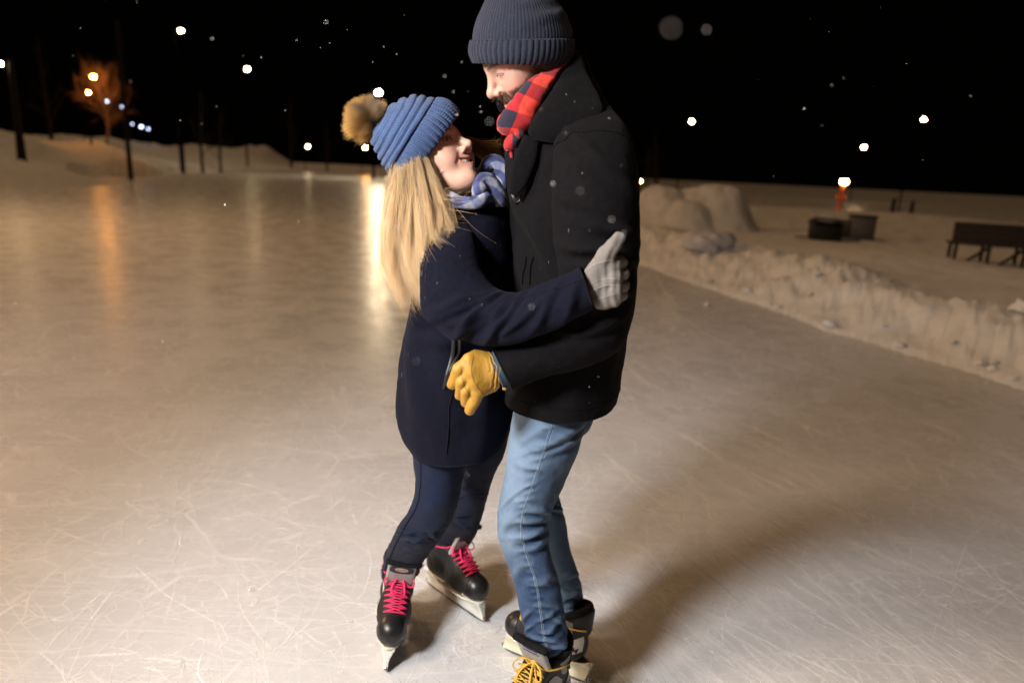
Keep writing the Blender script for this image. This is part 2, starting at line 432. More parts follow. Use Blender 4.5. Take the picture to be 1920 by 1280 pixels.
# ------------------------------------------------------------------ materials
class NT:
    def __init__(s, name):
        s.m = bpy.data.materials.new(name); s.m.use_nodes = True; s.t = s.m.node_tree; s.n = s.t.nodes; s.l = s.t.links
        s.b = s.n['Principled BSDF']
    def node(s, t, **k):
        o = s.n.new(t)
        for a, v in k.items():
            if a in o.inputs.keys() if isinstance(a, str) else False: o.inputs[a].default_value = v
            else: setattr(o, a, v)
        return o
    def link(s, a, b): s.l.new(a, b)
    def val(s, inp, v):
        if hasattr(v, 'is_linked') or isinstance(v, bpy.types.NodeSocket): s.l.new(v, inp)
        else: inp.default_value = v
    def math(s, op, a, b=None, c=None, clamp=False):
        o = s.n.new('ShaderNodeMath'); o.operation = op; o.use_clamp = clamp; s.val(o.inputs[0], a)
        if b is not None: s.val(o.inputs[1], b)
        if c is not None: s.val(o.inputs[2], c)
        return o.outputs[0]
    def noise(s, vec, scale, detail=3, rough=.5, dist=0):
        o = s.n.new('ShaderNodeTexNoise'); o.inputs['Scale'].default_value = scale; o.inputs['Detail'].default_value = detail
        o.inputs['Roughness'].default_value = rough; o.inputs['Distortion'].default_value = dist
        if vec is not None: s.l.new(vec, o.inputs['Vector'])
        return o.outputs['Fac']
    def map(s, v, a, b, c=0., d=1.):
        o = s.n.new('ShaderNodeMapRange'); s.l.new(v, o.inputs[0])
        for k, x in enumerate((a, b, c, d)): o.inputs[k + 1].default_value = x
        return o.outputs[0]
    def mix(s, f, a, b):
        o = s.n.new('ShaderNodeMix'); o.data_type = 'RGBA'; s.val(o.inputs[0], f)
        for k, x in ((6, a), (7, b)):
            if isinstance(x, (tuple, list)): o.inputs[k].default_value = (*x, 1) if len(x) == 3 else x
            else: s.l.new(x, o.inputs[k])
        return o.outputs[2]
    def uv(s): return s.n.new('ShaderNodeUVMap').outputs[0]
    def obj(s): return s.n.new('ShaderNodeTexCoord').outputs['Object']
    def mapping(s, vec, scale=(1, 1, 1), rot=(0, 0, 0), loc=(0, 0, 0)):
        o = s.n.new('ShaderNodeMapping'); s.l.new(vec, o.inputs[0]); o.inputs['Scale'].default_value = scale; o.inputs['Rotation'].default_value = rot; o.inputs['Location'].default_value = loc
        return o.outputs[0]
    def bump(s, h, strength=.3, dist=.01):
        o = s.n.new('ShaderNodeBump'); o.inputs['Strength'].default_value = strength; o.inputs['Distance'].default_value = dist
        s.l.new(h, o.inputs['Height']); s.l.new(o.outputs[0], s.b.inputs['Normal']); return o
    def attr(s, name):
        o = s.n.new('ShaderNodeAttribute'); o.attribute_name = name; return o
    def set(s, col=None, rough=None, spec=None, metal=None, **k):
        if col is not None:
            if isinstance(col, (tuple, list)): s.b.inputs['Base Color'].default_value = (*col, 1)
            else: s.l.new(col, s.b.inputs['Base Color'])
        if rough is not None: s.val(s.b.inputs['Roughness'], rough)
        if spec is not None: s.b.inputs['Specular IOR Level'].default_value = spec
        if metal is not None: s.b.inputs['Metallic'].default_value = metal
        for a, v in k.items(): s.val(s.b.inputs[a.replace('_', ' ')], v)
        return s
def plain(name, col, rough=.5, spec=.5, metal=0, var=.15, scale=40, bump=0):
    t = NT(name); v = t.obj(); n = t.noise(v, scale, 4)
    d = tuple(max(c * (1 - var), 0) for c in col); e = tuple(min(c * (1 + var), 1) for c in col)
    t.set(t.mix(t.map(n, .3, .7), d, e), rough, spec, metal)
    if bump: t.bump(n, bump, .004)
    return t.m
def emitter(name, col, strength):
    t = NT(name); t.set((0, 0, 0), .5); t.b.inputs['Emission Color'].default_value = (*col, 1); t.b.inputs['Emission Strength'].default_value = strength
    t.m.cycles.emission_sampling = 'FRONT'
    return t.m
# ================================================================== SETTING
def ice_material():
    t = NT('rink_ice'); v = t.obj()
    big = t.noise(v, .35, 4, .55); mid = t.noise(v, 2.2, 5, .6); fine = t.noise(v, 26, 5, .65)
    # networks of old skate marks: thin cracks of stretched cells, warped
    wv = t.n.new('ShaderNodeVectorMath'); wv.operation = 'ADD'
    nz = t.n.new('ShaderNodeTexNoise'); nz.inputs['Scale'].default_value = 1.6; nz.inputs['Detail'].default_value = 3; t.link(v, nz.inputs['Vector'])
    sc = t.n.new('ShaderNodeVectorMath'); sc.operation = 'SCALE'; sc.inputs['Scale'].default_value = .22; t.link(nz.outputs['Color'], sc.inputs[0])
    t.link(v, wv.inputs[0]); t.link(sc.outputs[0], wv.inputs[1])
    lines = []
    for scale, rot, st, wd in (((1.2, 3.4, 1), .55, 1.7, .016), ((3.1, 1.1, 1), -.35, 2.3, .018), ((2.2, 5.0, 1), 1.1, 3.1, .026), ((1.0, 1.3, 1), .2, 1.3, .012)):
        m = t.mapping(wv.outputs[0], scale, (0, 0, rot))
        vo = t.n.new('ShaderNodeTexVoronoi'); vo.feature = 'DISTANCE_TO_EDGE'; vo.inputs['Scale'].default_value = st; t.link(m, vo.inputs['Vector'])
        ln = t.map(vo.outputs['Distance'], 0, wd, 1, 0)
        gate = t.map(t.noise(t.mapping(v, (1, 1, 1), (0, 0, 0), (st * 7, 3, 0)), 2.3 * st ** .5, 4, .6), .44, .62)
        lines.append(t.math('MULTIPLY', ln, gate))
    # straight stretched strokes
    for rot, k in ((.62, 1.), (-.9, .6)):
        s = t.noise(t.mapping(v, (1.1, 38, 1), (0, 0, rot)), 1.5, 4, .6)
        lines.append(t.math('MULTIPLY', t.map(s, .58, .72), .60 * k))
    L = lines[0]
    for x in lines[1:]: L = t.math('MAXIMUM', L, x)
    dust = t.math('MULTIPLY', t.map(fine, .5, .8), t.map(mid, .40, .7))
    base = t.mix(t.map(big, .35, .68), (.52, .522, .53), (.62, .622, .63))
    base = t.mix(t.map(mid, .3, .75, 0, .45), base, (.66, .66, .665))
    col = t.mix(t.math('MULTIPLY', L, .46), base, (.92, .915, .91))
    col = t.mix(t.math('MULTIPLY', dust, .5), col, (.84, .83, .82))
    r = t.math('ADD', t.map(mid, .3, .7, .19, .35), t.math('MULTIPLY', L, .3))
    t.set(col, r, .5)
    h = t.math('ADD', t.math('MULTIPLY', L, .3), t.math('ADD', t.math('MULTIPLY', mid, .5), t.math('MULTIPLY', fine, .25)))
    t.bump(h, .05, .015)
    return t.m
def snow_material():
    t = NT('snow'); v = t.obj(); n = t.noise(v, 3, 6, .6); g = t.noise(v, 40, 4, .7)
    t.set(t.mix(t.map(n, .3, .7), (.66, .65, .635), (.80, .79, .775)), .8, .25)
    t.bump(t.math('ADD', n, t.math('MULTIPLY', g, .3)), .5, .06)
    return t.m
M_ICE = ice_material(); M_SNOW = snow_material()

# ---- ice: one great sheet
def disc(r0, r1, nr, na):
    r = np.concatenate([[0], np.geomspace(r0, r1, nr)]); a = np.linspace(0, 2 * math.pi, na, endpoint=False)
    V = [np.zeros((1, 3))] + [np.stack([x * np.cos(a), x * np.sin(a), 0 * a], 1) for x in r[1:]]
    V = np.concatenate(V); F3 = np.array([[0, 1 + k, 1 + (k + 1) % na] for k in range(na)]); q = []
    for i in range(nr - 1):
        k = np.arange(na); k2 = (k + 1) % na; o = 1 + i * na
        q.append(np.stack([o + k, o + na + k, o + na + k2, o + k2], 1))
    return V, np.concatenate(q), F3
V, q, t3 = disc(.5, 700, 24, 96)
tag(build('ice_rink', V, [q, t3], M_ICE, loc=(0, 0, 0)), kind='structure', label='scratched grey skating ice')

RINK = np.array([(5.6, -8), (4.9, -1), (4.6, 2), (4.0, 5.2), (3.27, 7.66), (2.24, 11.8), (0, 20.2), (-4, 35), (-10.6, 62), (-22, 130), (-40, 138), (-36, 90), (-26.5, 50), (-20.5, 31), (-16.5, 10), (-14, -8)], float)
def sd_poly(x, y, poly):
    d = np.full(x.shape, 1e9); ins = np.zeros(x.shape, bool); n = len(poly)
    for i in range(n):
        a, b = poly[i], poly[(i + 1) % n]; e = b - a
        wx, wy = x - a[0], y - a[1]; t = np.clip((wx * e[0] + wy * e[1]) / (e @ e), 0, 1)
        d = np.minimum(d, np.hypot(wx - t * e[0], wy - t * e[1]))
        c = ((a[1] <= y) & (b[1] > y)) | ((b[1] <= y) & (a[1] > y))
        xi = a[0] + (y - a[1]) / np.where(abs(b[1] - a[1]) < 1e-9, 1e-9, b[1] - a[1]) * (b[0] - a[0])
        ins ^= c & (x < xi)
    return np.where(ins, -d, d)
def bump2(x, y, cx, cy, rx, ry, h, rot=0, p=1.0):
    c, s = math.cos(rot), math.sin(rot); u = ((x - cx) * c + (y - cy) * s) / rx; v = (-(x - cx) * s + (y - cy) * c) / ry
    return h * np.exp(-(u * u + v * v) ** p)
def terrain(x, y):
    d = sd_poly(x, y, RINK)
    p3 = np.stack([x, y, 0 * x], -1)
    far = np.clip((np.hypot(x, y) - 14) / 30, 0, 1)
    # bank pushed up by the plough along the right side
    d = d + .10 * fbm(p3 * 1.3, 3, 3) * (1 - far) + far * 2.2 * vnoise(p3 * .16, 4)
    right = np.clip((x + .33 * y + 4) / 6, 0, 1)
    ridge = .215 + .06 * vnoise(p3 * .8, 5) + .06 * fbm(p3 * 2.0, 6, 3)
    w = 1.35 + .35 * vnoise(p3 * .5, 8)
    zr = ridge * np.exp(-((d - w) / (.62 * w)) ** 2) + .20 * np.clip(d / 1.4, 0, 1) + .07 * np.abs(fbm(p3 * 2.6, 9, 4)) * np.clip(d, 0, .5) * 2 * np.clip(2.4 - d, 0.15, 1) + .022 * fbm(p3 * 11, 19, 3) * np.clip(d * 3, 0, 1) * np.clip(2.2 - d, 0.1, 1)
    field = .10 * vnoise(p3 * .33, 10) + .03 * fbm(p3 * 1.7, 11, 3)
    zr = zr + np.clip((d - 1.5) / 3, 0, 1) * (.12 + field)
    zl = np.clip(d, 0, 16) * .165 + .35 * vnoise(p3 * .13, 12) * np.clip(d / 3, 0, 1) + .25 * fbm(p3 * .5, 13, 3) * np.clip(d / 2, 0, 1) + .35 * np.exp(-((d - 1.8) / 1.3) ** 2)
    zl += bump2(x, y, -28.5, 38, 4.5, 4, 1.5) + bump2(x, y, -29, 47, 4, 4, .8) + bump2(x, y, -32, 58, 4, 5, .7) + bump2(x, y, -29, 46, 4, 4, .7) + bump2(x, y, -40, 75, 6, 5, .8) + bump2(x, y, -27, 147, 7, 8, 1.6) + bump2(x, y, -42, 149, 8, 7, 1.7) + bump2(x, y, -54, 146, 6, 8, 1.5) + bump2(x, y, -49, 118, 7, 8, 1.2) + bump2(x, y, -17, 142, 7, 8, 1.2)
    z = right * zr + (1 - right) * zl
    # beyond the far berm on the right the ground falls away
    rr = np.hypot(x, y); fr = np.clip((x - .05 * y) / 4, 0, 1) * np.clip((rr - 30) / 1.5, 0, 1)
    berm = np.clip((x - .05 * y) / 4, 0, 1) * np.exp(-((rr - 31.5) / 1.2) ** 2) * .22
    z = z + berm - fr * np.clip((rr - 32.5) / 5, 0, 1) * 3.6 + fr * np.clip((rr - 40) / 12, 0, 1) * (.4 + .5 * fbm(p3 * .16, 15, 3))
    return np.where(d > 0, z, np.maximum(-.08, -.02 + .25 * d)) - .004, d
na = 1500; rr = np.concatenate([np.geomspace(1.2, 30, 230), np.geomspace(30, 420, 190)[1:]])
ang = np.concatenate([np.linspace(-math.radians(48), math.radians(48), na), np.linspace(math.radians(48), math.radians(312), 130)[1:-1]])
A_, R_ = np.meshgrid(ang, rr, indexing='ij'); X = R_ * np.sin(A_); Y = R_ * np.cos(A_)
Z, D_ = terrain(X, Y)
n_a, n_r = X.shape
i, j = np.meshgrid(np.arange(n_a), np.arange(n_r - 1), indexing='ij'); i2 = (i + 1) % n_a
q = np.stack([i * n_r + j, i * n_r + j + 1, i2 * n_r + j + 1, i2 * n_r + j], -1).reshape(-1, 4)
keep = (Z.ravel()[q] > -.07).any(1)
tag(build('snow_field', np.stack([X, Y, Z], -1).reshape(-1, 3), [q[keep]], M_SNOW, loc=(0, 0, 0)), kind='structure', label='snow banks and open snow round the rink')
def zsnow(x, y):
    return float(terrain(np.array([float(x)]), np.array([float(y)]))[0][0])

# ---- skate marks and shaved ice lying on the sheet
t = NT('ice_scratch'); uvn = t.uv()
al = t.math('MULTIPLY', t.map(t.noise(t.mapping(uvn, (9, 260, 1)), 1, 4, .7), .30, .52), t.attr('a').outputs['Fac'])
t.set((.95, .945, .94), .75, .2, Alpha=al); M_SCR = t.m
V = []; Fq = []; UV = []; at = []; nv = 0
def ribbon(pts, w, a):
    global nv
    p = resample(np.c_[pts, np.zeros(len(pts))], max(6, int(np.linalg.norm(np.asarray(pts)[-1] - np.asarray(pts)[0]) / .06) + 2))
    T = nrm(np.gradient(p, axis=0)); S = np.stack([-T[:, 1], T[:, 0], 0 * T[:, 0]], 1); n = len(p)
    tt = np.linspace(0, 1, n); ww = w * (np.sin(math.pi * np.clip(tt, .02, .98)) ** .5)[:, None] * (.7 + .5 * rng.random((n, 1)))
    z = np.array([0, 0, .0004 + .0008 * rng.random()])
    V.append(p - S * ww / 2 + z); V.append(p + S * ww / 2 + z)
    k = np.arange(n - 1); Fq.append(np.stack([nv + k, nv + k + 1, nv + n + k + 1, nv + n + k], 1))
    L = np.concatenate([[0], np.cumsum(np.linalg.norm(np.diff(p, axis=0), axis=1))]) + rng.random() * 50
    u0 = rng.random() * 9
    UV.append(np.stack([np.stack([L[k], 0 * L[k] + u0], 1), np.stack([L[k + 1], 0 * L[k] + u0], 1), np.stack([L[k + 1], 0 * L[k] + u0 + ww[k + 1, 0]], 1), np.stack([L[k], 0 * L[k] + u0 + ww[k, 0]], 1)], 1))
    at.append(np.full(2 * n, a)); nv += 2 * n
def gp(*pp): return np.array([G(x, y)[:2] for x, y in pp])
for pts, w, a in (([(75, 1272), (150, 1185), (262, 1040)], .010, .75), ([(180, 922), (235, 882)], .006, .7), ([(180, 925), (235, 965), (280, 1000)], .007, .5),
                  ([(262, 930), (330, 890), (405, 800)], .005, .45), ([(385, 1130), (420, 1215)], .006, .6), ([(405, 1155), (437, 1215)], .006, .7),
                  ([(440, 945), (520, 985), (620, 1018), (700, 1012)], .009, .6), ([(450, 1060), (450, 1130), (490, 1195), (545, 1245)], .009, .6),
                  ([(610, 925), (640, 985), (680, 1030)], .006, .7), ([(557, 1180), (562, 1275)], .006, .7), ([(280, 840), (320, 780), (335, 735)], .006, .4),
                  ([(350, 740), (365, 790), (390, 815)], .007, .4), ([(1540, 1050), (1690, 1130), (1832, 1214)], .009, .7), ([(1535, 1090), (1640, 1165), (1720, 1228)], .011, .75),
                  ([(1425, 1095), (1462, 1138)], .007, .6), ([(830, 1205), (880, 1228), (935, 1258)], .009, .8), ([(1262, 1215), (1320, 1255), (1350, 1280)], .010, .7),
                  ([(1290, 980), (1340, 1010), (1375, 1022)], .010, .5), ([(1260, 900), (1278, 930), (1282, 965)], .008, .5), ([(1420, 955), (1435, 985), (1430, 1000)], .008, .5),
                  ([(1215, 520), (1235, 560), (1300, 610), (1400, 670), (1500, 730)], .045, .55), ([(1225, 500), (1245, 545), (1275, 585)], .06, .5), ([(1190, 540), (1215, 515), (1235, 500)], .07, .6),
                  ([(1130, 1060), (1165, 1165), (1205, 1225)], .006, .5)):
    g = gp(*pts); ribbon(g + rng.normal(0, .002, g.shape), w * .55, a)
d0 = gp((1549, 1050), (1830, 1214)); th0 = math.atan2(*(d0[1] - d0[0])[::-1])
for k in range(4200):
    y = 1.5 + 9.5 * rng.random() ** 1.7; x = (rng.random() * 2 - 1) * .85 * y
    if x > 4.1: continue
    side = x > .15 * y
    th = th0 + rng.normal(0, .22) if (side and rng.random() < .8) else rng.random() * math.pi
    L = rng.gamma(2, .11) * (2.6 if side else 1.1); cv = rng.normal(0, .14)
    c = np.array([x, y]); d = np.array([math.cos(th), math.sin(th)]); nn = np.array([-d[1], d[0]])
    ss = np.linspace(-1, 1, 5)
    ribbon(c + ss[:, None] * d * L / 2 + (ss ** 2)[:, None] * nn * cv * L * .5 + rng.normal(0, .0025, (5, 2)), rng.choice([.002, .003, .004, .006], p=[.4, .3, .2, .1]) * (.8 + .32 * max(0, y - 1.5)), .35 + .65 * rng.random())
tag(build('skate_marks', np.concatenate(V), [np.concatenate(Fq)], M_SCR, uv=[np.concatenate(UV)], attrs={'a': np.concatenate(at)}, loc=(0, 0, 0)), label='white skate scratches criss-crossing the ice', kind='stuff')
t = NT('shaved_ice'); v = t.obj(); nz_ = t.noise(v, 160, 5, .7); al = t.math('MULTIPLY', t.map(nz_, .38, .6), t.attr('a').outputs['Fac'])
t.set((.88, .87, .86), .8, .2, Alpha=al); t.bump(nz_, .6, .004); M_SHV = t.m
mb = MB(); at = []
def shaving(x, y, r, st=1.5, a=.8):
    n = 14; th = np.arange(n) * 2 * math.pi / n; ro = rng.random() * 3.14; rad = r * (.6 + .55 * rng.random(n))
    ring = np.stack([rad * np.cos(th) * st, rad * np.sin(th), 0 * th], 1) @ rotz(ro).T
    V = np.concatenate([ring + [x, y, .0045], ring * .5 + [x, y, .0045 + min(.003, r * .06)], [[x, y, .0048 + min(.004, r * .08)]]])
    k = np.arange(n); k2 = (k + 1) % n
    mb.add(V, [np.stack([k, k2, n + k2, n + k], 1), np.stack([n + k, n + k2, np.full(n, 2 * n)], 1)]); at.append(np.concatenate([np.zeros(n), np.full(n, a * .8), [a]]))
for px, py, r in ((265, 1016, .022), (392, 588, .04), (338, 1246, .028), (318, 975, .012), (405, 914, .011), (655, 1165, .018), (470, 1105, .02), (480, 1130, .015), (640, 1205, .014), (35, 1130, .014), (520, 705, .012), (12, 722, .02), (1490, 930, .03), (1330, 720, .02), (1440, 640, .035), (1600, 645, .03), (1610, 650, .02), (875, 1190, .03), (900, 1215, .02), (700, 600, .02), (1605, 1105, .008)):
    g = G(px, py); shaving(g[0], g[1], r * .8)
for k in range(420):
    y = 1.5 + 9 * rng.random() ** 1.6; x = (rng.random() * 2 - 1) * .85 * y
    if x < 4: shaving(x, y, .002 + .010 * rng.random() ** 3, 1.3, .4 + .4 * rng.random())
g = G(860, 1190)
for k in range(60): shaving(g[0] + rng.normal(0, .10), g[1] + rng.normal(0, .07), .003 + .012 * rng.random() ** 2, 1.8, .5)
tag(mb.build('shaved_ice', M_SHV, attrs={'a': np.concatenate(at)}, loc=(0, 0, 0)), label='little heaps of shaved ice on the rink', kind='stuff')
g = G(1600, 1000)

# ---- snow clods fallen from the bank, the big pile and the dirty block
def lump(name, c, r, seed, mat, label, cat, amp=.22, fr=2.2, flat=True, group=None, n=48, base=None):
    V, Fs = sphere((0, 0, 0), 1, n, n // 2)
    d = fbm(V * fr + seed, seed, 4); V = V * (1 + amp * d)[:, None]
    V[:, 2] = np.where(V[:, 2] < 0, V[:, 2] * .35, V[:, 2]) if flat else V[:, 2]
    o = build(name, V * np.asarray(r) + np.asarray(c), Fs, mat, loc=(c[0], c[1], c[2])); tag(o, label, cat, group); return o
pc = P(1285, 408, 18.3); pc[2] = zsnow(pc[0], pc[1])
xs_ = np.linspace(-2.3, 2.3, 120); Xp, Yp = np.meshgrid(xs_, xs_, indexing='ij'); p3 = np.stack([Xp, Yp, 0 * Xp], -1)
h = 0 * Xp
for bx, by, br, bh in ((-.62, .1, .72, 1.18), (.25, .15, .74, 1.34), (.85, -.1, .55, .95), (-1.15, -.1, .5, .62), (-.15, -.55, .62, .80), (.5, -.7, .45, .50), (1.25, -.25, .38, .5), (-.75, -.65, .42, .5)):
    rr_ = np.hypot(Xp - bx, Yp - by) / (br * 1.12) * (1 + .12 * vnoise(p3 * 2.1 + bx, 5)); h = np.maximum(h, bh * np.exp(-rr_ ** 2.2)) + .16 * bh * np.exp(-(rr_ * .75) ** 2) + .15 * np.exp(-(((Xp - 1.0) / .5) ** 2 + ((Yp + .3) / .6) ** 2))
h = 1.36 * np.tanh(h / 1.15); h = h * (.90 + .05 * fbm(p3 * 1.5, 31, 3)) + .06 * np.abs(fbm(p3 * 2.2, 33, 3)) * np.clip(h * 2, 0, 1) - .12
i, j = np.meshgrid(np.arange(119), np.arange(119), indexing='ij'); q = np.stack([i * 120 + j, (i + 1) * 120 + j, (i + 1) * 120 + j + 1, i * 120 + j + 1], -1).reshape(-1, 4)
hh = h.ravel(); q = q[(hh[q] > -.115).any(1)]
tag(build('snow_pile', np.stack([Xp, Yp, h], -1).reshape(-1, 3) + pc, [q], M_SNOW, loc=pc), 'big rounded pile of ploughed snow beside the man', 'snow pile')
M_BLOCK = plain('dirty_snow', (.50, .49, .50), .8, .2, var=.2, scale=6, bump=.3)
b = G(1322, 492, .12); zb = zsnow(b[0], b[1])
lump('snow_block', (b[0], b[1], max(zb, .05) + .06), (.44, .30, .27), 5, M_BLOCK, 'grey block of hard snow lying on the bright snow bank', 'snow block', .30, 1.6)
for k, (px, py, r) in enumerate(((1905, 648, .12), (1840, 683, .05), (1862, 690, .04), (1918, 640, .10), (1525, 560, .05), (1402, 550, .06))):
    g = G(px, py, .06); z = max(zsnow(g[0], g[1]), 0)
    lump('snow_clod', (g[0], g[1], z + r * .2), (r, r * .9, r * .75), 40 + k, M_SNOW, 'loose clod of snow rolled down the right-hand snow bank', 'snow clod', .35, 1.9, group='snow clods along the bank', n=20)

src = bpy.data.objects['snow_clod']; rc = np.random.default_rng(91)
for k in range(55):
    tt = rc.random(); i = min(int(tt * 3), 2); f = tt * 3 - i; E_ = np.array([(4.35, 3.9), (4.0, 5.2), (3.27, 7.66), (2.24, 11.8)]); b = E_[i] * (1 - f) + E_[i + 1] * f; dd = nrm(E_[i + 1] - E_[i]); nn = np.array([dd[1], -dd[0]])
    q = b + nn * abs(rc.normal(.05, .45)) * (1 if rc.random() < .85 else -.5); r = .018 + .07 * rc.random() ** 2.5
    o = src.copy(); C.objects.link(o); o.location = (q[0], q[1], max(zsnow(*q), 0) + r * .2); o.scale = np.array((r, r * rc.uniform(.6, 1), r * rc.uniform(.6, 1))) / .12; o.rotation_euler = (0, 0, rc.uniform(0, 6)); o['label'] = 'loose clod of snow rolled down the right-hand snow bank'
# ---- street lamps
M_POLE = plain('dark_pole', (.0012, .0011, .001), .95, .02, 0); M_POLEW = plain('wooden_pole', (.012, .009, .007), .85, .2, 0, .3, 9, .3)
E_WARM = emitter('lamp_warm', (1, .66, .34), 150); E_YEL = emitter('lamp_yellow', (1, .76, .40), 150); E_ORA = emitter('lamp_sodium', (1, .38, .08), 360)
E_BLUE = emitter('lamp_cold', (.62, .68, 1), 12); E_DIM = emitter('lamp_dim', (1, .72, .42), 60); E_HOT = emitter('lamp_flood', (1, .80, .52), 1900)
def street_lamp(px, py, dist, mat, label, r=.13, name='street_lamp', group='street lamps round the rink', base=None, arm=.55, armdir=1, polemat=None, pole_r=.045):
    h = P(px, py, dist); r = r * .50; zb = zsnow(h[0], h[1]) - .15 if base is None else base
    x0 = h[0] - armdir * arm; o = empty(name, (x0, h[1], zb)); tag(o, label, 'lamp', group)
    top = h[2] + .22
    mb = MB(); mb.add(*tube([(x0, h[1], zb), (x0, h[1], (zb + top) / 2), (x0, h[1], top)], [pole_r * 1.5, pole_r, pole_r * .7], 10, n=8)); mb.build('pole', polemat or M_POLE, o)
    if arm > 0:
        mb = MB(); mb.add(*tube([(x0, h[1], top - .05), (x0 + armdir * arm * .5, h[1], top + .05), (h[0], h[1], h[2] + r * .8)], pole_r * .5, 8, n=10)); mb.build('arm', polemat or M_POLE, o)
    mb = MB(); V, Fs = sphere(h + [0, 0, r * .95], (r * 1.1, r * 1.0, r * .28), 20, 10); mb.add(V, Fs); mb.build('lamp_housing', M_POLE, o)
    mb = MB(); V, Fs = sphere(h, (r * 1.1, r, r * .85), 14, 8); mb.add(V, Fs); mb.build('bulb', mat, o)
    return o
street_lamp(339, 58, 60, E_YEL, 'street lamp at the left with a yellow light high up the dark sky', .27, pole_r=.10)
street_lamp(463, 130, 102, E_YEL, 'street lamp with a yellow light shining halfway between left edge and blue hat', .44, pole_r=.10)
street_lamp(1, 120, 33, E_YEL, 'street lamp on a thick wooden pole cut by the left edge', .15, arm=-.45, armdir=1, polemat=M_POLEW, pole_r=.14)
street_lamp(710, 174, 74, E_HOT, 'bright street lamp glowing right behind the fur pompom', .44, pole_r=.11)
street_lamp(1297, 228, 50, E_WARM, 'street lamp above the big snow pile, nearest the man', .21)
street_lamp(1620, 276, 72, E_WARM, 'street lamp between two others on the right, above the orange post', .29)
street_lamp(1732, 224, 44, E_WARM, 'street lamp furthest to the right, above the dark bench', .19)
street_lamp(175, 144, 46, E_ORA, 'upper sodium street lamp in front of the orange lit bare tree', .22, group='orange sodium lamps')
street_lamp(165, 174, 52, E_ORA, 'lower sodium street lamp beside the orange lit bare tree', .17, group='orange sodium lamps')
street_lamp(237, 227, 80, E_YEL, 'small far street lamp next to the bare utility pole', .24)
street_lamp(577, 275, 112, E_DIM, 'tiny dim lamp low over the far snow bank', .38)
street_lamp(685, 277, 108, E_ORA, 'small orange lamp low under the fur pompom', .36, group='orange sodium lamps')
street_lamp(1201, 340, 44, E_ORA, 'small orange lamp at snow level right behind the back of the man', .12, group='orange sodium lamps', arm=.0)
for px, py, r, lb in ((201, 190, .42, 'cold white floodlight showing through the orange lit tree'), (228, 200, .22, 'small bluish floodlight at the right edge of the orange lit tree'), (265, 238, .40, 'cold white floodlight low beside the bare utility pole'), (278, 242, .26, 'faint bluish floodlight, last of the row low over the snow'), (248, 233, .2, 'faint bluish floodlight between the yellow lamp and the cold white one')):
    street_lamp(px, py, 98, E_BLUE, lb, r * .8, 'floodlight', 'cold floodlights of the far street', arm=.0)
# orange lit lantern post
h = P(1583, 341, 42); zb = zsnow(h[0], h[1]) - .25; o = empty('lantern_post', (h[0] - .1, h[1], zb)); tag(o, 'short orange lantern post glowing at the far edge of the snow', 'lantern')
M_OPOST = plain('orange_post', (.55, .13, .03), .6, .4)
mb = MB(); mb.add(*tube([(h[0] - .1, h[1], zb), (h[0] - .06, h[1], h[2] - .3), (h[0] - .05, h[1], h[2] - .1)], [.15, .13, .10], 12, n=8)); mb.build('post', M_OPOST, o)
mb = MB(); mb.add(*tube([(h[0] - .42, h[1], h[2] - .85), (h[0] + .28, h[1], h[2] - .92)], .07, 8)); mb.build('crossbar', M_OPOST, o)
mb = MB(); V, Fs = sphere(h, (.2, .2, .16), 16, 10); mb.add(V, Fs); mb.build('bulb', emitter('lantern_glow', (1, .42, .12), 130), o)
mb = MB(); V, Fs = sphere(h + [0, 0, .15], (.24, .24, .06), 16, 8); mb.add(V, Fs); mb.build('cap', M_POLE, o)
# bare poles
for px, py0, py1, d, lb in ((240, 40, 275, 40, 'tall bare utility pole standing in the left snow bank'), (339, 235, 292, 62, 'dark short post standing on the far left snow bank'), (1672, 372, 402, 36, 'dark stake standing just beyond the snow field edge'), (1708, 376, 400, 38, 'second dark stake just right of its twin at the snow field edge')):
    a = P(px, py1, d); z0 = zsnow(a[0], a[1]) - .3; z1 = P(px, py0, d)[2]
    mb = MB(); mb.add(*tube([(a[0], d, z0), (a[0], d, (z0 + z1) / 2), (a[0], d, z1)], [.13, .12, .09], 10, n=6))
    if False: mb.add(*tube([(a[0] - .9, d, z1 - .5), (a[0] + .9, d, z1 - .5)], .06, 6))
    tag(mb.build('utility_pole' if z1 - z0 > 4 else 'wooden_post', M_POLEW, loc=(a[0], d, z0)), lb, 'pole')

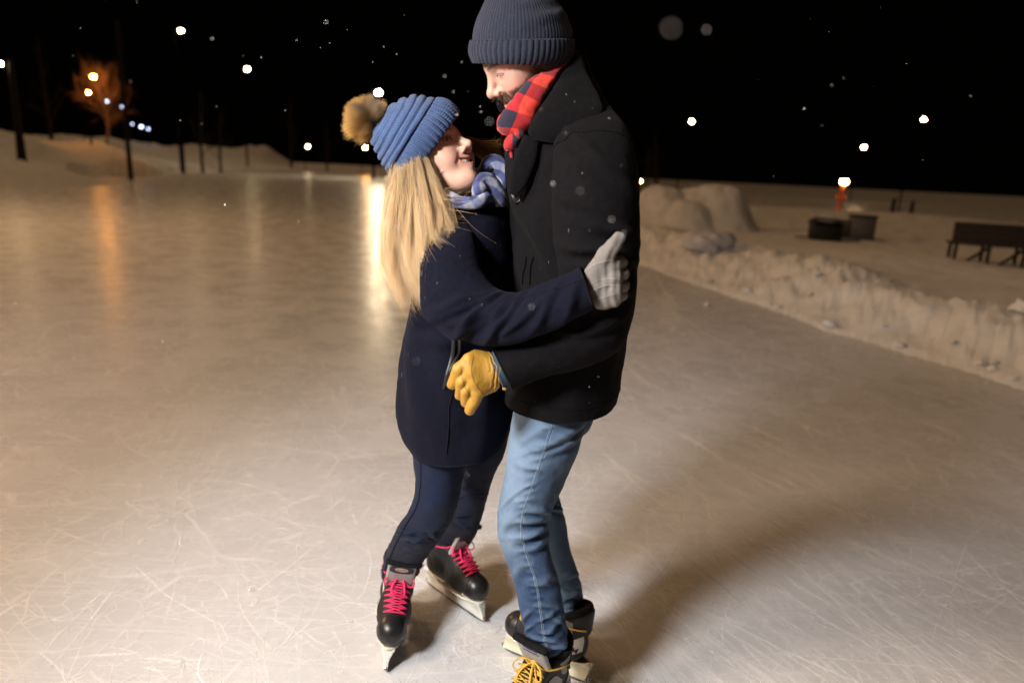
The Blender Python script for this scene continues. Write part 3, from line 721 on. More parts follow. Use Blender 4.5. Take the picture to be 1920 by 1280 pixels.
# ---- bare trees
M_BARK = plain('bark', (.022, .015, .011), .9, .2, 0, .3, 12, .4)
M_BARK_LIT = plain('lamplit_bark', (.34, .20, .12), .9, .2, 0, .3, 12, .4)  # lighter copy of the bark: the lamps' glow on the twigs painted into its colour
def bare_tree(x, y, hgt, spread, label, seed, n1=13, dense=3, group='bare trees behind the rink', M_BARK=M_BARK):
    r_ = np.random.default_rng(seed); z = zsnow(x, y) - .2
    o = empty('bare_tree', (x, y, z)); tag(o, label, 'tree', group)
    tr = resample(np.array([(x, y, z), (x + r_.normal(0, .1), y, z + hgt * .35), (x + r_.normal(0, .25), y, z + hgt * .95)]), 14)
    mb = MB(); mb.add(*tube(tr, [.02 * hgt, .013 * hgt, .003 * hgt], 9)); mb.build('trunk', M_BARK, o)
    mb = MB()
    def branch(p, d, L, r, lev):
        k = 5; pts = [p]; dd = d
        for s_ in range(k):
            dd = nrm(dd + r_.normal(0, .18, 3) + [0, 0, .10]); pts.append(pts[-1] + dd * L / k)
        mb.add(*tube(np.array(pts), [r, r * .35], 5 if lev < 2 else 3, cap=False))
        if lev < dense:
            for s_ in range(5 if lev < 2 else 4):
                f = .25 + .75 * r_.random(); i = min(int(f * k), k - 1)
                branch(pts[i], nrm(dd + r_.normal(0, .65, 3)), L * (.45 + .25 * r_.random()), r * .5, lev + 1)
    for k in range(n1):
        f = .28 + .70 * k / n1; p = tr[int(f * 13)]; a = r_.random() * 6.28
        branch(p, nrm(np.array([math.cos(a), math.sin(a), .5 + r_.random() * .7])), spread * (1.15 - .75 * f) * (.8 + .4 * r_.random()), .006 * hgt * (1.2 - f), 1)
    mb.build('crown', M_BARK, o, smooth=False)
a = P(197, 240, 47.5); bare_tree(a[0], 47.5, 5.2, 2.6, 'bare bushy tree lit orange by sodium lamps at the left', 3, 30, M_BARK=M_BARK_LIT)
for k, (px, d, hg, lb) in enumerate(((378, 66, 8, 'dim bare tree between the two yellow lamps on the left'), (412, 70, 7, 'dim bare tree left of the second yellow lamp'), (100, 56, 9, 'dark bare tree left of the orange lit tree'), (545, 118, 12, 'far dark bare tree left of the tiny dim lamp'), (612, 118, 9, 'far low dark tree right of the tiny dim lamp'), (1218, 52, 7, 'bare tree faintly lit orange just behind the back of the man'), (1245, 54, 8, 'dim bare tree left of the lamp above the snow pile'))):
    a = P(px, 280, d); bare_tree(a[0], d, hg, hg * .28, lb, 20 + k, 9, 2)

# ---- things left on the snow
M_DARKW = plain('dark_wood', (.030, .022, .017), .8, .3, 0, .35, 14, .3); M_GREY = plain('grey_panel', (.13, .125, .12), .7, .3, 0, .25, 20); M_CHAR = plain('charcoal_panel', (.016, .017, .016), .7, .3)
g = G(1545, 446, .30); z = zsnow(g[0], g[1]); o = empty('wooden_crate', (g[0], g[1], z)); tag(o, 'low dark open crate with snow lying on its raised lid', 'crate')
Rm = rotz(-.12); q0 = np.array([g[0], g[1], z])
def loc(v): return q0 + Rm @ np.array(v, float)
mb = MB()
for c, s in (((0, -.22, .16), (.64, .03, .34)), ((0, .22, .20), (.64, .03, .42)), ((-.31, 0, .2), (.03, .42, .42)), ((.31, 0, .2), (.03, .42, .40)), ((0, 0, .02), (.60, .40, .03))): mb.add(*boxat(loc(c), s, Rm, .006))
mb.build('body', M_CHAR, o)
mb = MB(); mb.add(*boxat(loc((-.02, -.02, .43)), (.70, .52, .035), Rm @ roty(.10) @ rotx(-.28), .006)); mb.build('lid', M_GREY, o)
V, Fs = sphere((0, 0, 0), 1, 30, 14); V = V * (1 + .15 * fbm(V * 2, 3, 3))[:, None] * [.33, .24, .075]; V = V @ (Rm @ roty(.10) @ rotx(-.28)).T + loc((-.02, -.02, .47)); build('snow_cap', V, Fs, M_SNOW, o)
for c, s in (((-.45, -.2, .05), (.5, .09, .03)), ((.5, -.24, .03), (.45, .08, .03))):
    mb = MB(); mb.add(*boxat(loc(c), s, Rm, .005)); mb.build('runner', M_DARKW, o)
g = G(1612, 446, .30); z = zsnow(g[0], g[1]); q0 = np.array([g[0], g[1], z]); Rm = rotz(-.2)
o = empty('utility_cabinet', q0); tag(o, 'square grey cabinet standing beside the dark open crate', 'cabinet')
mb = MB(); mb.add(*boxat(loc((0, 0, .24)), (.54, .40, .56), Rm, .012)); mb.build('body', M_GREY, o)
mb = MB(); mb.add(*boxat(loc((0, 0, .545)), (.60, .46, .045), Rm, .01)); mb.build('top_panel', M_DARKW, o)
mb = MB(); mb.add(*boxat(loc((-.02, -.206, .24)), (.44, .02, .44), Rm, .006)); mb.build('door', M_GREY, o)
mb = MB(); mb.add(*boxat(loc((-.45, .02, .20)), (.34, .30, .46), Rm, .02)); mb.build('side_box', M_GREY, o)
g = G(1782, 494, .30); z = zsnow(g[0], g[1]); q0 = np.array([g[0], g[1], z - .17]); Rm = rotz(-.33)
o = empty('trestle_bench', q0); tag(o, 'dark wooden trestle bench standing in the snow at the right edge', 'bench')
mb = MB()
for k in range(4): mb.add(*boxat(loc((1.0, -.02 + .012 * k, .47 + .095 * k)), (2.1, .045, .0945), Rm, .006))
mb.build('backrest', M_DARKW, o)
mb = MB()
for k in range(3): mb.add(*boxat(loc((1.0, .10 + .12 * k, .44)), (2.1, .112, .04), Rm, .006))
mb.build('seat', M_DARKW, o)
for x in (.03, .52, 1.03, 1.5, 2.0):
    mb = MB(); mb.add(*boxat(loc((x, -.02, .19)), (.05, .05, .52), Rm, .005)); mb.build('leg', M_DARKW, o)
    mb = MB(); mb.add(*boxat(loc((x, .36, .19)), (.05, .05, .52), Rm, .005)); mb.build('leg', M_DARKW, o)
for x, s in ((.27, 1), (.78, 1), (1.27, -1), (1.75, 1)):
    mb = MB(); mb.add(*boxat(loc((x, -.03, .2)), (.62, .035, .05), Rm @ roty(-s * .72), .004)); mb.build('brace', M_DARKW, o)
mb = MB(); mb.add(*boxat(loc((1.0, -.02, .045)), (2.0, .04, .05), Rm, .004)); mb.build('rail', M_DARKW, o)
# ================================================================== MATERIALS AND BUILDERS FOR THE PEOPLE
def wool(name, col, fuzz=(.10, .10, .11), sheen=.25):
    t = NT(name); v = t.obj(); n = t.noise(v, 90, 4, .7); b = t.noise(v, 7, 3); f = t.noise(t.mapping(v, (1, 1, .25), (.4, .3, .7)), 260, 2, .6)
    c = t.mix(t.map(n, .35, .7), tuple(x * .75 for x in col), tuple(min(1, x * 1.3) for x in col)); c = t.mix(t.map(b, .3, .7, 0, .3), c, tuple(x * .7 for x in col))
    lint = t.map(t.noise(t.mapping(v, (1, 1, .22), (.9, .2, .4)), 150, 1, .4), .785, .82)
    c = t.mix(t.math('MULTIPLY', lint, .35), c, (.30, .29, .30))
    t.set(c, .95, .12, Sheen_Weight=sheen, Sheen_Roughness=.5); t.b.inputs['Sheen Tint'].default_value = (*fuzz, 1)
    t.bump(t.math('ADD', n, t.math('MULTIPLY', f, .8)), .45, .0022); return t.m
M_BLACK = wool('black_wool', (.0052, .0047, .0057), (.5, .48, .5), .022)
M_NAVY = wool('navy_wool', (.0046, .0053, .0128), (.45, .45, .7), .03)
def knit(name, c0, c1, s=(260, 210), bump=.5):
    t = NT(name); v = t.uv(); m = t.mapping(v, (s[0], s[1], 1))
    sep = t.n.new('ShaderNodeSeparateXYZ'); t.link(m, sep.inputs[0])
    a = t.math('ABSOLUTE', t.math('SINE', t.math('MULTIPLY', sep.outputs[0], math.pi)))
    b = t.math('ABSOLUTE', t.math('SINE', t.math('MULTIPLY', t.math('ADD', sep.outputs[1], t.math('MULTIPLY', a, .45)), math.pi)))
    h = t.math('MULTIPLY', t.math('POWER', a, .6), t.math('POWER', b, .5)); n = t.noise(t.obj(), 220, 3, .7)
    c = t.mix(t.map(h, .15, .8), c0, c1); c = t.mix(t.map(n, .45, .8, 0, .35), c, tuple(min(1, x * 1.5 + .02) for x in c1))
    t.set(c, .92, .15, Sheen_Weight=.12); t.bump(t.math('ADD', h, t.math('MULTIPLY', n, .5)), bump, .0016); return t.m
M_HATW = knit('blue_knit', (.020, .040, .105), (.072, .118, .245), (210, 190), .55)
M_HATM = knit('slate_knit', (.010, .013, .024), (.030, .035, .058), (420, 330), .45)
M_GLOVEW = knit('grey_knit', (.115, .105, .097), (.25, .23, .21), (520, 420), .5)
M_CUFF = knit('teal_rib', (.014, .03, .05), (.06, .105, .155), (300, 120), .5)
def denim(name, dark, light, fade, seam=True):
    t = NT(name); v = t.uv(); ob = t.obj()
    w1 = t.noise(t.mapping(v, (900, 60, 1)), 1, 3, .6); w2 = t.noise(t.mapping(v, (120, 700, 1)), 1, 3, .6); big = t.noise(t.mapping(v, (9, 5, 1)), 1, 5, .65)
    fa = t.attr('fade').outputs['Fac']
    k = t.math('ADD', t.math('MULTIPLY', fa, fade), t.math('MULTIPLY', t.map(big, .25, .75), .28))
    wv = t.math('ADD', t.math('MULTIPLY', w1, .6), t.math('MULTIPLY', w2, .5))
    k = t.math('ADD', k, t.map(wv, .35, .75, -.16, .2), None, True)
    c = t.mix(k, dark, light)
    t.set(c, .85, .2, Sheen_Weight=.05); t.bump(wv, .35, .0012); return t.m
M_DENIM = denim('faded_denim', (.020, .046, .110), (.185, .265, .365), .62)
M_DENIMW = denim('dark_denim', (.0035, .0066, .019), (.012, .022, .055), .5)
M_STITCH = plain('pale_stitching', (.36, .42, .50), .8, .2)
M_SEAMW = plain('dark_seam', (.008, .007, .012), .95, .1)
def leather(name, col, rough=.42, bump=.35):
    t = NT(name); v = t.obj(); n = t.noise(v, 60, 5, .6); w = t.noise(v, 16, 3, .6); vo = t.n.new('ShaderNodeTexVoronoi'); vo.inputs['Scale'].default_value = 420; t.link(v, vo.inputs['Vector'])
    c = t.mix(t.map(w, .3, .75), tuple(x * .78 for x in col), tuple(min(1, x * 1.1) for x in col))
    t.set(c, t.map(n, .3, .7, rough - .07, rough + .1), .45); t.bump(t.math('ADD', t.math('MULTIPLY', n, .8), t.math('MULTIPLY', vo.outputs['Distance'], .4)), bump, .0025); return t.m
M_YELLOW = leather('yellow_leather', (.47, .25, .036), .5, .55); M_LTHR = leather('black_leather', (.022, .022, .024), .38)
M_BOOT = leather('boot_black', (.010, .0095, .0095), .58); M_TOE = leather('toe_cap_black', (.014, .0135, .0135), .33, .12); M_LINER = wool('felt_liner', (.012, .012, .013), sheen=.1)
M_WHITEP = plain('white_plastic', (.78, .76, .68), .35, .5, 0, .06); M_CREAM = plain('cream_plastic', (.74, .70, .52), .4, .5, 0, .08)
M_STEEL = plain('steel', (.55, .55, .56), .22, .5, 1, .05); M_GREYP = plain('grey_patch', (.33, .32, .31), .6, .4, 0, .1); M_SILV = plain('silver_mesh', (.22, .22, .23), .5, .5, .2, .25, 300)
M_PINK = plain('pink_lace', (.80, .045, .15), .75, .2, 0, .18, 250, .4); M_LACEY = plain('yellow_lace', (.62, .38, .07), .8, .2, 0, .2, 250, .4)
M_INK = plain('blue_ink', (.03, .03, .22), .6, .2); M_BLKTXT = plain('black_print', (.02, .02, .02), .5); M_TAN = plain('tan_emblem', (.42, .34, .25), .5); M_NAVYP = plain('navy_patch', (.02, .018, .035), .6)
M_ZIP = plain('zip_metal', (.05, .05, .055), .4, .5, .6); M_BTN = plain('button_black', (.010, .010, .011), .3, .5)
def plaid(name, size, cols, ang=0., soft=.02, noise=.25, off=(0, 0)):
    t = NT(name); v = t.mapping(t.uv(), (1, 1, 1), (0, 0, ang), (off[0], off[1], 0)); sep = t.n.new('ShaderNodeSeparateXYZ'); t.link(v, sep.inputs[0])
    wob = t.math('MULTIPLY', t.math('SUBTRACT', t.noise(t.obj(), 14, 2), .5), size * noise)
    def st(o):
        s = t.math('SINE', t.math('MULTIPLY', t.math('ADD', o, wob), math.pi / size)); return t.map(s, -soft * 3, soft * 3)
    a, b = st(sep.outputs[0]), st(sep.outputs[1])
    c = t.mix(b, t.mix(a, cols[0], cols[1]), t.mix(a, cols[2], cols[3]))
    n = t.noise(t.obj(), 230, 3, .7); c = t.mix(t.map(n, .4, .75, 0, .28), c, t.mix(.5, c, (0, 0, 0)))
    t.set(c, .92, .15, Sheen_Weight=.15); t.bump(n, .4, .002); return t.m
M_PLAIDR = plaid('red_plaid', .038, ((.86, .065, .04), (.36, .022, .03), (.40, .025, .03), (.028, .026, .045)), .15)
M_PLAIDB = plaid('blue_plaid', .022, ((.085, .105, .24), (.36, .36, .43), (.05, .058, .14), (.19, .21, .33)), .5, .12, 1.1)
def skin(name, bump=.12):
    t = NT(name); v = t.obj(); n = t.noise(v, 45, 4, .6); f = t.noise(v, 420, 3, .6)
    c = t.mix(t.map(n, .35, .7, 0, .10), t.attr('col').outputs['Color'], (.62, .22, .15))
    t.set(c, t.map(n, .3, .7, .40, .54), .4, Subsurface_Weight=.12, Subsurface_Scale=.006)
    t.b.inputs['Subsurface Radius'].default_value = (1, .35, .2); t.bump(t.math('ADD', f, t.math('MULTIPLY', n, .5)), bump, .0015); return t.m
M_SKIN = skin('skin')
def hairmat(name, rough=.42, spec=.5):
    t = NT(name); t.set(t.attr('col').outputs['Color'], rough, spec, Sheen_Weight=.1); return t.m
M_HAIR = hairmat('hair_strands'); M_FUR = hairmat('fur_strands', .6, .3)
def eyemat():
    t = NT('eye'); t.set(t.attr('col').outputs['Color'], .08, .6, Coat_Weight=.6); return t.m
M_EYE = eyemat(); M_TEETH = plain('teeth', (.80, .76, .68), .25, .5, 0, .05)

def strands(Pt, r):
    """Pt (S,K,3) polylines, r (S,K): thin three-sided tubes; returns V, faces, strand index per vertex"""
    S, K, _ = Pt.shape; T = nrm(np.gradient(Pt, axis=1)); ref = np.array([.36, .48, .8])
    N = nrm(np.cross(T, ref)); B = np.cross(T, N); a = np.arange(3) * 2.0944
    V = Pt[:, :, None] + r[:, :, None, None] * (np.cos(a)[None, None, :, None] * N[:, :, None] + np.sin(a)[None, None, :, None] * B[:, :, None])
    s, k, m = np.meshgrid(np.arange(S), np.arange(K - 1), np.arange(3), indexing='ij'); m2 = (m + 1) % 3; o = s * K * 3
    Fq = np.stack([o + k * 3 + m, o + k * 3 + m2, o + (k + 1) * 3 + m2, o + (k + 1) * 3 + m], -1).reshape(-1, 4)
    return V.reshape(-1, 3), Fq
def hair(name, guides, n, mat, parent, rad=.0005, spread=.006, c0=(.30, .17, .06), c1=(.62, .42, .20), K=22, clump=60, ends=.03, seed=1, wave=.004, short=.35, rootdark=.6):
    r_ = np.random.default_rng(seed)
    Gd = np.stack([resample(np.array([P(*g) for g in gd]), K) for gd in guides])
    cl = r_.random(clump) * (len(Gd) - 1); cj = r_.normal(0, spread * 1.6, (clump, 3)); ck = r_.normal(0, ends, (clump, 3)); ph = r_.random((clump, 3)) * 6.28; ccol = r_.random(clump)
    ci = r_.integers(0, clump, n); g = np.clip(cl[ci] + r_.normal(0, .12, n), 0, len(Gd) - 1.001); i = g.astype(int); f = (g - i)[:, None, None]
    t = np.linspace(0, 1, K)[None, :, None]
    Pt = Gd[i] * (1 - f) + Gd[i + 1] * f + cj[ci][:, None] * (.4 + .6 * t) + ck[ci][:, None] * t ** 2.2
    Pt = Pt + r_.normal(0, spread * .45, (n, 1, 3)) * (1 - .45 * t) + wave * np.sin(t * (5 + 3 * ccol[ci][:, None, None]) + ph[ci][:, None]) * t
    Pt = Pt + r_.normal(0, ends * .55, (n, 1, 3)) * t ** 2.5 + .0028 * np.sin(t * (7 + 5 * r_.random((n, 1, 1))) + 6.28 * r_.random((n, 1, 3))) * t
    ln = 1 - short * r_.random((n, 1)) ** 2; tt = np.linspace(0, 1, K)[None] * ln * (K - 1); a = np.clip(tt.astype(int), 0, K - 2); fr = (tt - a)[..., None]
    Pt = np.take_along_axis(Pt, a[..., None], 1) * (1 - fr) + np.take_along_axis(Pt, a[..., None] + 1, 1) * fr
    rr = rad * (.7 + .6 * r_.random((n, 1))) * (1 - .75 * np.linspace(0, 1, K)[None] ** 2)
    V, Fq = strands(Pt, rr)
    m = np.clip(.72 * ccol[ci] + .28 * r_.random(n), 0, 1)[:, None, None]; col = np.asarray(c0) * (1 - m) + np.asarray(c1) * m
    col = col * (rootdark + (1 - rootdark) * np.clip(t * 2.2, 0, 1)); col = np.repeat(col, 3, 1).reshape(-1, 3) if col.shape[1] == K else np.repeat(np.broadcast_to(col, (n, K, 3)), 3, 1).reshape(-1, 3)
    return build(name, V, [Fq], mat, parent, attrs={'col': col})

# ---- heads: face along +x, left +y, up +z, metres
def head_frame(psi, th, ro, sx):
    f = np.array([sx * math.cos(th) * math.cos(psi), -math.cos(th) * math.sin(psi), math.sin(th)])
    l = nrm(np.cross([0, 0, 1], f)); u = np.cross(f, l); c, s = math.cos(ro), math.sin(ro)
    return np.stack([f, c * l + s * u, -s * l + c * u], 1)
def head_sdf(q, fem, grin=.0055, lid=.0046):
    x, y, z = q[:, 0], q[:, 1], q[:, 2]; a = np.stack([x, np.abs(y), z], 1)
    d = sd_ell(q, (-.012, 0, .032), (.099, .077, .087))
    d = smin(d, sd_ell(q, (.024, 0, -.030), (.064, .058 if fem else .061, .082)), .04)
    jw = .046 if fem else .054
    d = smin(d, sd_cap(a, (-.022, jw, -.045), (.056, .016 if fem else .021, -.096), .019, .016), .04)
    d = smin(d, sd_sph(q, (.073, 0, -.1005), .0165), .028)
    d = smin(d, sd_sph(a, (.052, .040, -.022), .0235), .03)
    d = smin(d, sd_sph(a, (.0655, .034, -.043), .0175), .026)
    d = smin(d, sd_cap(a, (.0825, .010, .021), (.062, .046, .021), .009 if fem else .0115, .008), .02)
    # eye sockets, balls with lids
    d = smax(d, -sd_ell(a, (.1010, .031, .001), (.0185, .018, .0125)), .014)
    n0 = (.088, 0, .012); w = 1.0 if fem else 1.18
    nose = sd_cap(q, n0, (.1085, 0, -.026), .0070 * w, .0090 * w)
    nose = smin(nose, sd_sph(q, (.1125, 0, -.0305), .0092 * w), .008)
    nose = smin(nose, sd_ell(a, (.0995, .0115 * w, -.0355), (.0105, .0068 * w, .0075 * w)), .008)
    d = smin(d, nose, .013)
    d = smax(d, -sd_ell(a, (.1065, .0062 * w, -.0415), (.0055, .0032, .0035)), .003)
    ball = sd_sph(a, (.0715, .031, 0), .0150); op = sd_ell(a, (.0860, .0315, -.0008), (.010, .0135, lid))
    d = smin(d, smax(ball, -op, .002), .006)
    # crease under the cheek and the mouth
    d = smax(d, -sd_cap(a, (.099, .0185, -.036), (.083, .0345, -.062), .0012, .0016), .007)
    lift = np.clip(np.abs(y) / .026, 0, 1.3) ** 2 * grin; ql = np.stack([x + np.clip(np.abs(y), 0, .03) ** 2 * 16, a[:, 1], z - lift], 1)
    d = smin(d, sd_ell(ql, (.0850, 0, -.066), (.0125, .030, .020)), .012)
    d = smin(d, sd_cap(ql, (.0935, 0, -.0555), (.0905, .023, -.0585), .0052, .0028), .006)
    d = smin(d, sd_cap(ql, (.0905, 0, -.0745), (.0885, .021, -.0660), .0066, .003), .006)
    d = smax(d, -sd_ell(ql, (.0985, 0, -.0635), (.020, .0255, .0060)), .003)
    d = smin(d, sd_cap(ql, (.080, 0, -.0625), (.080, .018, -.0625), .002), .002)
    d = smin(d, sd_ell(a, (-.012, .076, -.008), (.018, .008, .030)), .008)
    return d
def head_color(q, fem, lid=.0046):
    x, y, z = q[:, 0], q[:, 1], q[:, 2]; ay = np.abs(y); n = len(q)
    base = np.array((.70, .43, .315) if fem else (.57, .345, .26)); c = np.tile(base, (n, 1))
    def mixin(w, col):
        nonlocal c
        w = np.clip(w, 0, 1)[:, None]; c = c * (1 - w) + np.array(col) * w
    cheek = np.exp(-(((x - .066) / .03) ** 2 + ((ay - .042) / .020) ** 2 + ((z + .036) / .022) ** 2)); mixin(cheek * (.42 if fem else .6), (.70, .26, .20))
    nose = np.exp(-(((x - .115) / .016) ** 2 + (y / .014) ** 2 + ((z + .030) / .013) ** 2)); mixin(nose * .30, (.72, .32, .25))
    lift = np.clip(ay / .026, 0, 1.3) ** 2 * .0055; zl = z - lift; xl = x + np.clip(ay, 0, .03) ** 2 * 16
    lips = np.clip(1.4 - np.abs((zl + .0645)) / .0125, 0, 1) * (ay < .0265) * (xl > .088) * (np.clip((.0275 - ay) / .004, 0, 1)); mixin(lips * (.75 if fem else .4), (.50, .13, .115))
    inner = ((np.abs(zl + .0635) < .0056) & (ay < .024) & (xl < .0905) & (x > .05)); mixin(inner * 1., (.10, .02, .02))
    e = ((x - .0865) / .016) ** 2 + ((ay - .0315) / .0165) ** 2; lash = np.exp(-((np.sqrt(((ay - .0315) / .0140) ** 2 + ((z + .0008) / (lid + .0012)) ** 2) - 1) / .16) ** 2) * (x > .06) * (ay < .05)
    mixin(lash * (.92 if fem else .85) * (z > -.004) + lash * .35 * (z <= -.004), (.035, .02, .015))
    if fem:
        sh = np.exp(-(((ay - .034) / .015) ** 2 + ((z - .009) / .005) ** 2)) * (x > .06); mixin(sh * .35, (.36, .20, .14))
    arc = .0205 + .004 * np.sin(np.clip((ay - .010) / .04, 0, 1) * 3.0) ; bw = (.0034 if fem else .005) * np.clip((.054 - ay) / .02, .25, 1)
    br = np.exp(-((z - arc) / bw) ** 2) * (ay > .010) * (ay < .056) * (x > .045); mixin(br * .88, (.10, .058, .03) if fem else (.05, .03, .02))
    if not fem:
        jl = np.clip((-.034 - z + .55 * np.clip(.055 - x, 0, .08)) / .014, 0, 1) * np.clip((x + .03) / .02, 0, 1)
        cheekfree = np.exp(-(((x - .075) / .022) ** 2 + ((ay - .034) / .013) ** 2 + ((z + .044) / .014) ** 2)); mu = np.exp(-(((zl + .0505) / .0062) ** 2)) * (ay < .032) * (x > .075)
        side = np.clip((.052 - x) / .03, 0, 1) * np.clip((.004 - z) / .02, 0, 1)
        g = vnoise(q * 260, 77) * .5 + .5; bm = np.clip(np.maximum(np.maximum(jl * .9, side * .8) * (1 - .8 * cheekfree), mu), 0, 1) * (1 - lips * .8) * (z < .015)
        mixin(bm * (.62 + .35 * g), (.085, .052, .036))
    return c
def add_eye(parent, toW, y, gaze, col=(.10, .055, .03), r=.0132):
    V, Fs = sphere((0, 0, 0), 1, 40, 24)
    g = nrm(np.array(gaze, float)); dt = V @ g; c = np.tile([.50, .46, .44], (len(V), 1))
    c[dt > .868] = col; c[dt > .852 + .0] = np.where((dt > .878)[dt > .852 + .0][:, None], col, (.03, .02, .015)); c[dt > .966] = (.004, .004, .004)
    V = V * r; V = V + g * (.0012 * np.clip((dt - .82) / .1, 0, 1))[:, None] + [.0715, y, 0]
    return build('eye', toW(V), Fs, M_EYE, parent, attrs={'col': c})
def add_teeth(parent, toW, grin=.0055):
    mb = MB()
    for row, z0, hh in ((0, -.0605, .0042), (1, -.0690, .0022)):
        for k in range(-4, 5):
            y = k * (.0062 if row == 0 else .0055) * (1 - .03 * abs(k)); w = (.0058 if row == 0 else .005) * (1 - .05 * abs(k))
            lift = min(abs(y) / .026, 1.3) ** 2 * grin; x = .0865 - (.0 if row == 0 else .003) - min(abs(y), .03) ** 2 * 20
            V, Fs = sphere((0, 0, 0), 1, 12, 8); V = np.sign(V) * np.abs(V) ** .7 * [.004, w / 2 * 1.05, hh * (1 - .04 * abs(k))] @ rotz(math.copysign(min(abs(y) * 26, .8), y)).T
            mb.add(toW(V + [x, y, z0 + lift]), Fs)
    return mb.build('teeth', M_TEETH, parent)
def make_body(name, label, hc, HR, sc, fem, prims, loc, lid, grin, hgt):
    """one continuous skin: head, neck, torso, limbs, hands and feet"""
    inv = HR.T
    def f(p):
        d = np.full(len(p), 9.)
        for k, (a, b, ra, rb) in enumerate(prims): d = smin(d, sd_cap(p, a, b, ra, rb), .02 if k > 3 else .05)
        near = np.linalg.norm(p - hc, axis=1) < .24
        if near.any():
            q = ((p[near] - hc) @ inv.T) / sc
            d[near] = smin(d[near], head_sdf(q, fem, grin, lid) * sc, .022)
        return d
    pts = np.array([x for pr in prims for x in pr[:2]]); lo = pts.min(0) - .2; hi = pts.max(0) + .2; hi[2] = max(hi[2], hc[2] + .17)
    ax = [axis(min(lo[k], hc[k] - .17), max(hi[k], hc[k] + .17), .011, (hc[k] - .135, hc[k] + .135), .0016) for k in range(3)]
    V, Fq = surface_nets(f, *ax)
    q = ((V - hc) @ inv.T) / sc; c = head_color(q, fem, lid); far = np.linalg.norm(q, axis=1) > .2; c[far] = (.72, .46, .35)
    o = build(name, V, [Fq], M_SKIN, attrs={'col': c}, loc=loc); tag(o, label, 'person')
    return o, (lambda v: hc + (np.asarray(v) * sc) @ HR.T)
def brow_strands(parent, toW, col, n=170, fem=True, seed=5):
    r_ = np.random.default_rng(seed); K = 5; s = np.where(r_.random(n) < .5, -1, 1); u = r_.random(n); ay = .011 + .042 * u; z = .0205 + .004 * np.sin(u * 3) + r_.normal(0, .0015 if fem else .0024, n)
    x = .0925 - 7.0 * (ay - .0) ** 2; t = np.linspace(0, 1, K)[None, :]
    Pt = np.stack([x[:, None] + .0005 + .0022 * np.sin(t * 3) - .004 * t, s[:, None] * (ay[:, None] + .006 * t), z[:, None] + .003 * t * (1 - 1.6 * u[:, None])], -1)
    for k in (-1, 1):
        V, Fq = strands(Pt[s == k], np.full(((s == k).sum(), K), .0004) * (1 - .7 * t)); build('eyebrow', toW(V), [Fq], M_HAIR, parent, attrs={'col': np.tile(col, (len(V), 1))})

# ---- text
def text_mesh(s, size=1.0):
    cu = bpy.data.curves.new('lettering', 'FONT'); cu.body = s; cu.size = size; cu.align_x = 'CENTER'; cu.align_y = 'CENTER'; cu.offset = .012 * size
    ob = bpy.data.objects.new('lettering', cu); C.objects.link(ob); dg = bpy.context.evaluated_depsgraph_get(); me = ob.evaluated_get(dg).to_mesh()
    V = np.array([v.co[:] for v in me.vertices]); Fc = [list(p.vertices) for p in me.polygons]
    bpy.data.objects.remove(ob); bpy.data.curves.remove(cu)
    t = []
    for f in Fc:
        for k in range(1, len(f) - 1): t.append([f[0], f[k], f[k + 1]])
    return V[:, :2], np.array(t)

# ---- ice skates, toe along +x
def boot_sdf(q):
    a = q.copy()
    d = sd_cap(a, (.098, 0, .100), (.03, 0, .106), .0365, .0425)
    d = smin(d, sd_cap(a, (.03, 0, .106), (-.078, 0, .106), .0425, .0385), .02)
    d = smin(d, sd_cap(a, (.040, 0, .126), (-.040, 0, .196), .030, .040), .03)
    d = smin(d, sd_cap(a, (-.066, 0, .12), (-.068, 0, .215), .041, .0485), .03)
    d = smin(d, sd_cap(a, (-.108, 0, .17), (-.116, 0, .238), .017, .013), .03)
    d = smax(d, .064 - q[:, 2], .010)
    return smax(d, q[:, 2] - (.212 + (-q[:, 0] - .06) * .35), .012)
def march(p, dirn, off=.002, steps=40):
    p = np.array(p, float); dirn = nrm(np.array(dirn, float))
    for _ in range(steps):
        s = boot_sdf(p) - off; p = p + dirn * np.clip(s, -.01, .01)[:, None]
    return p
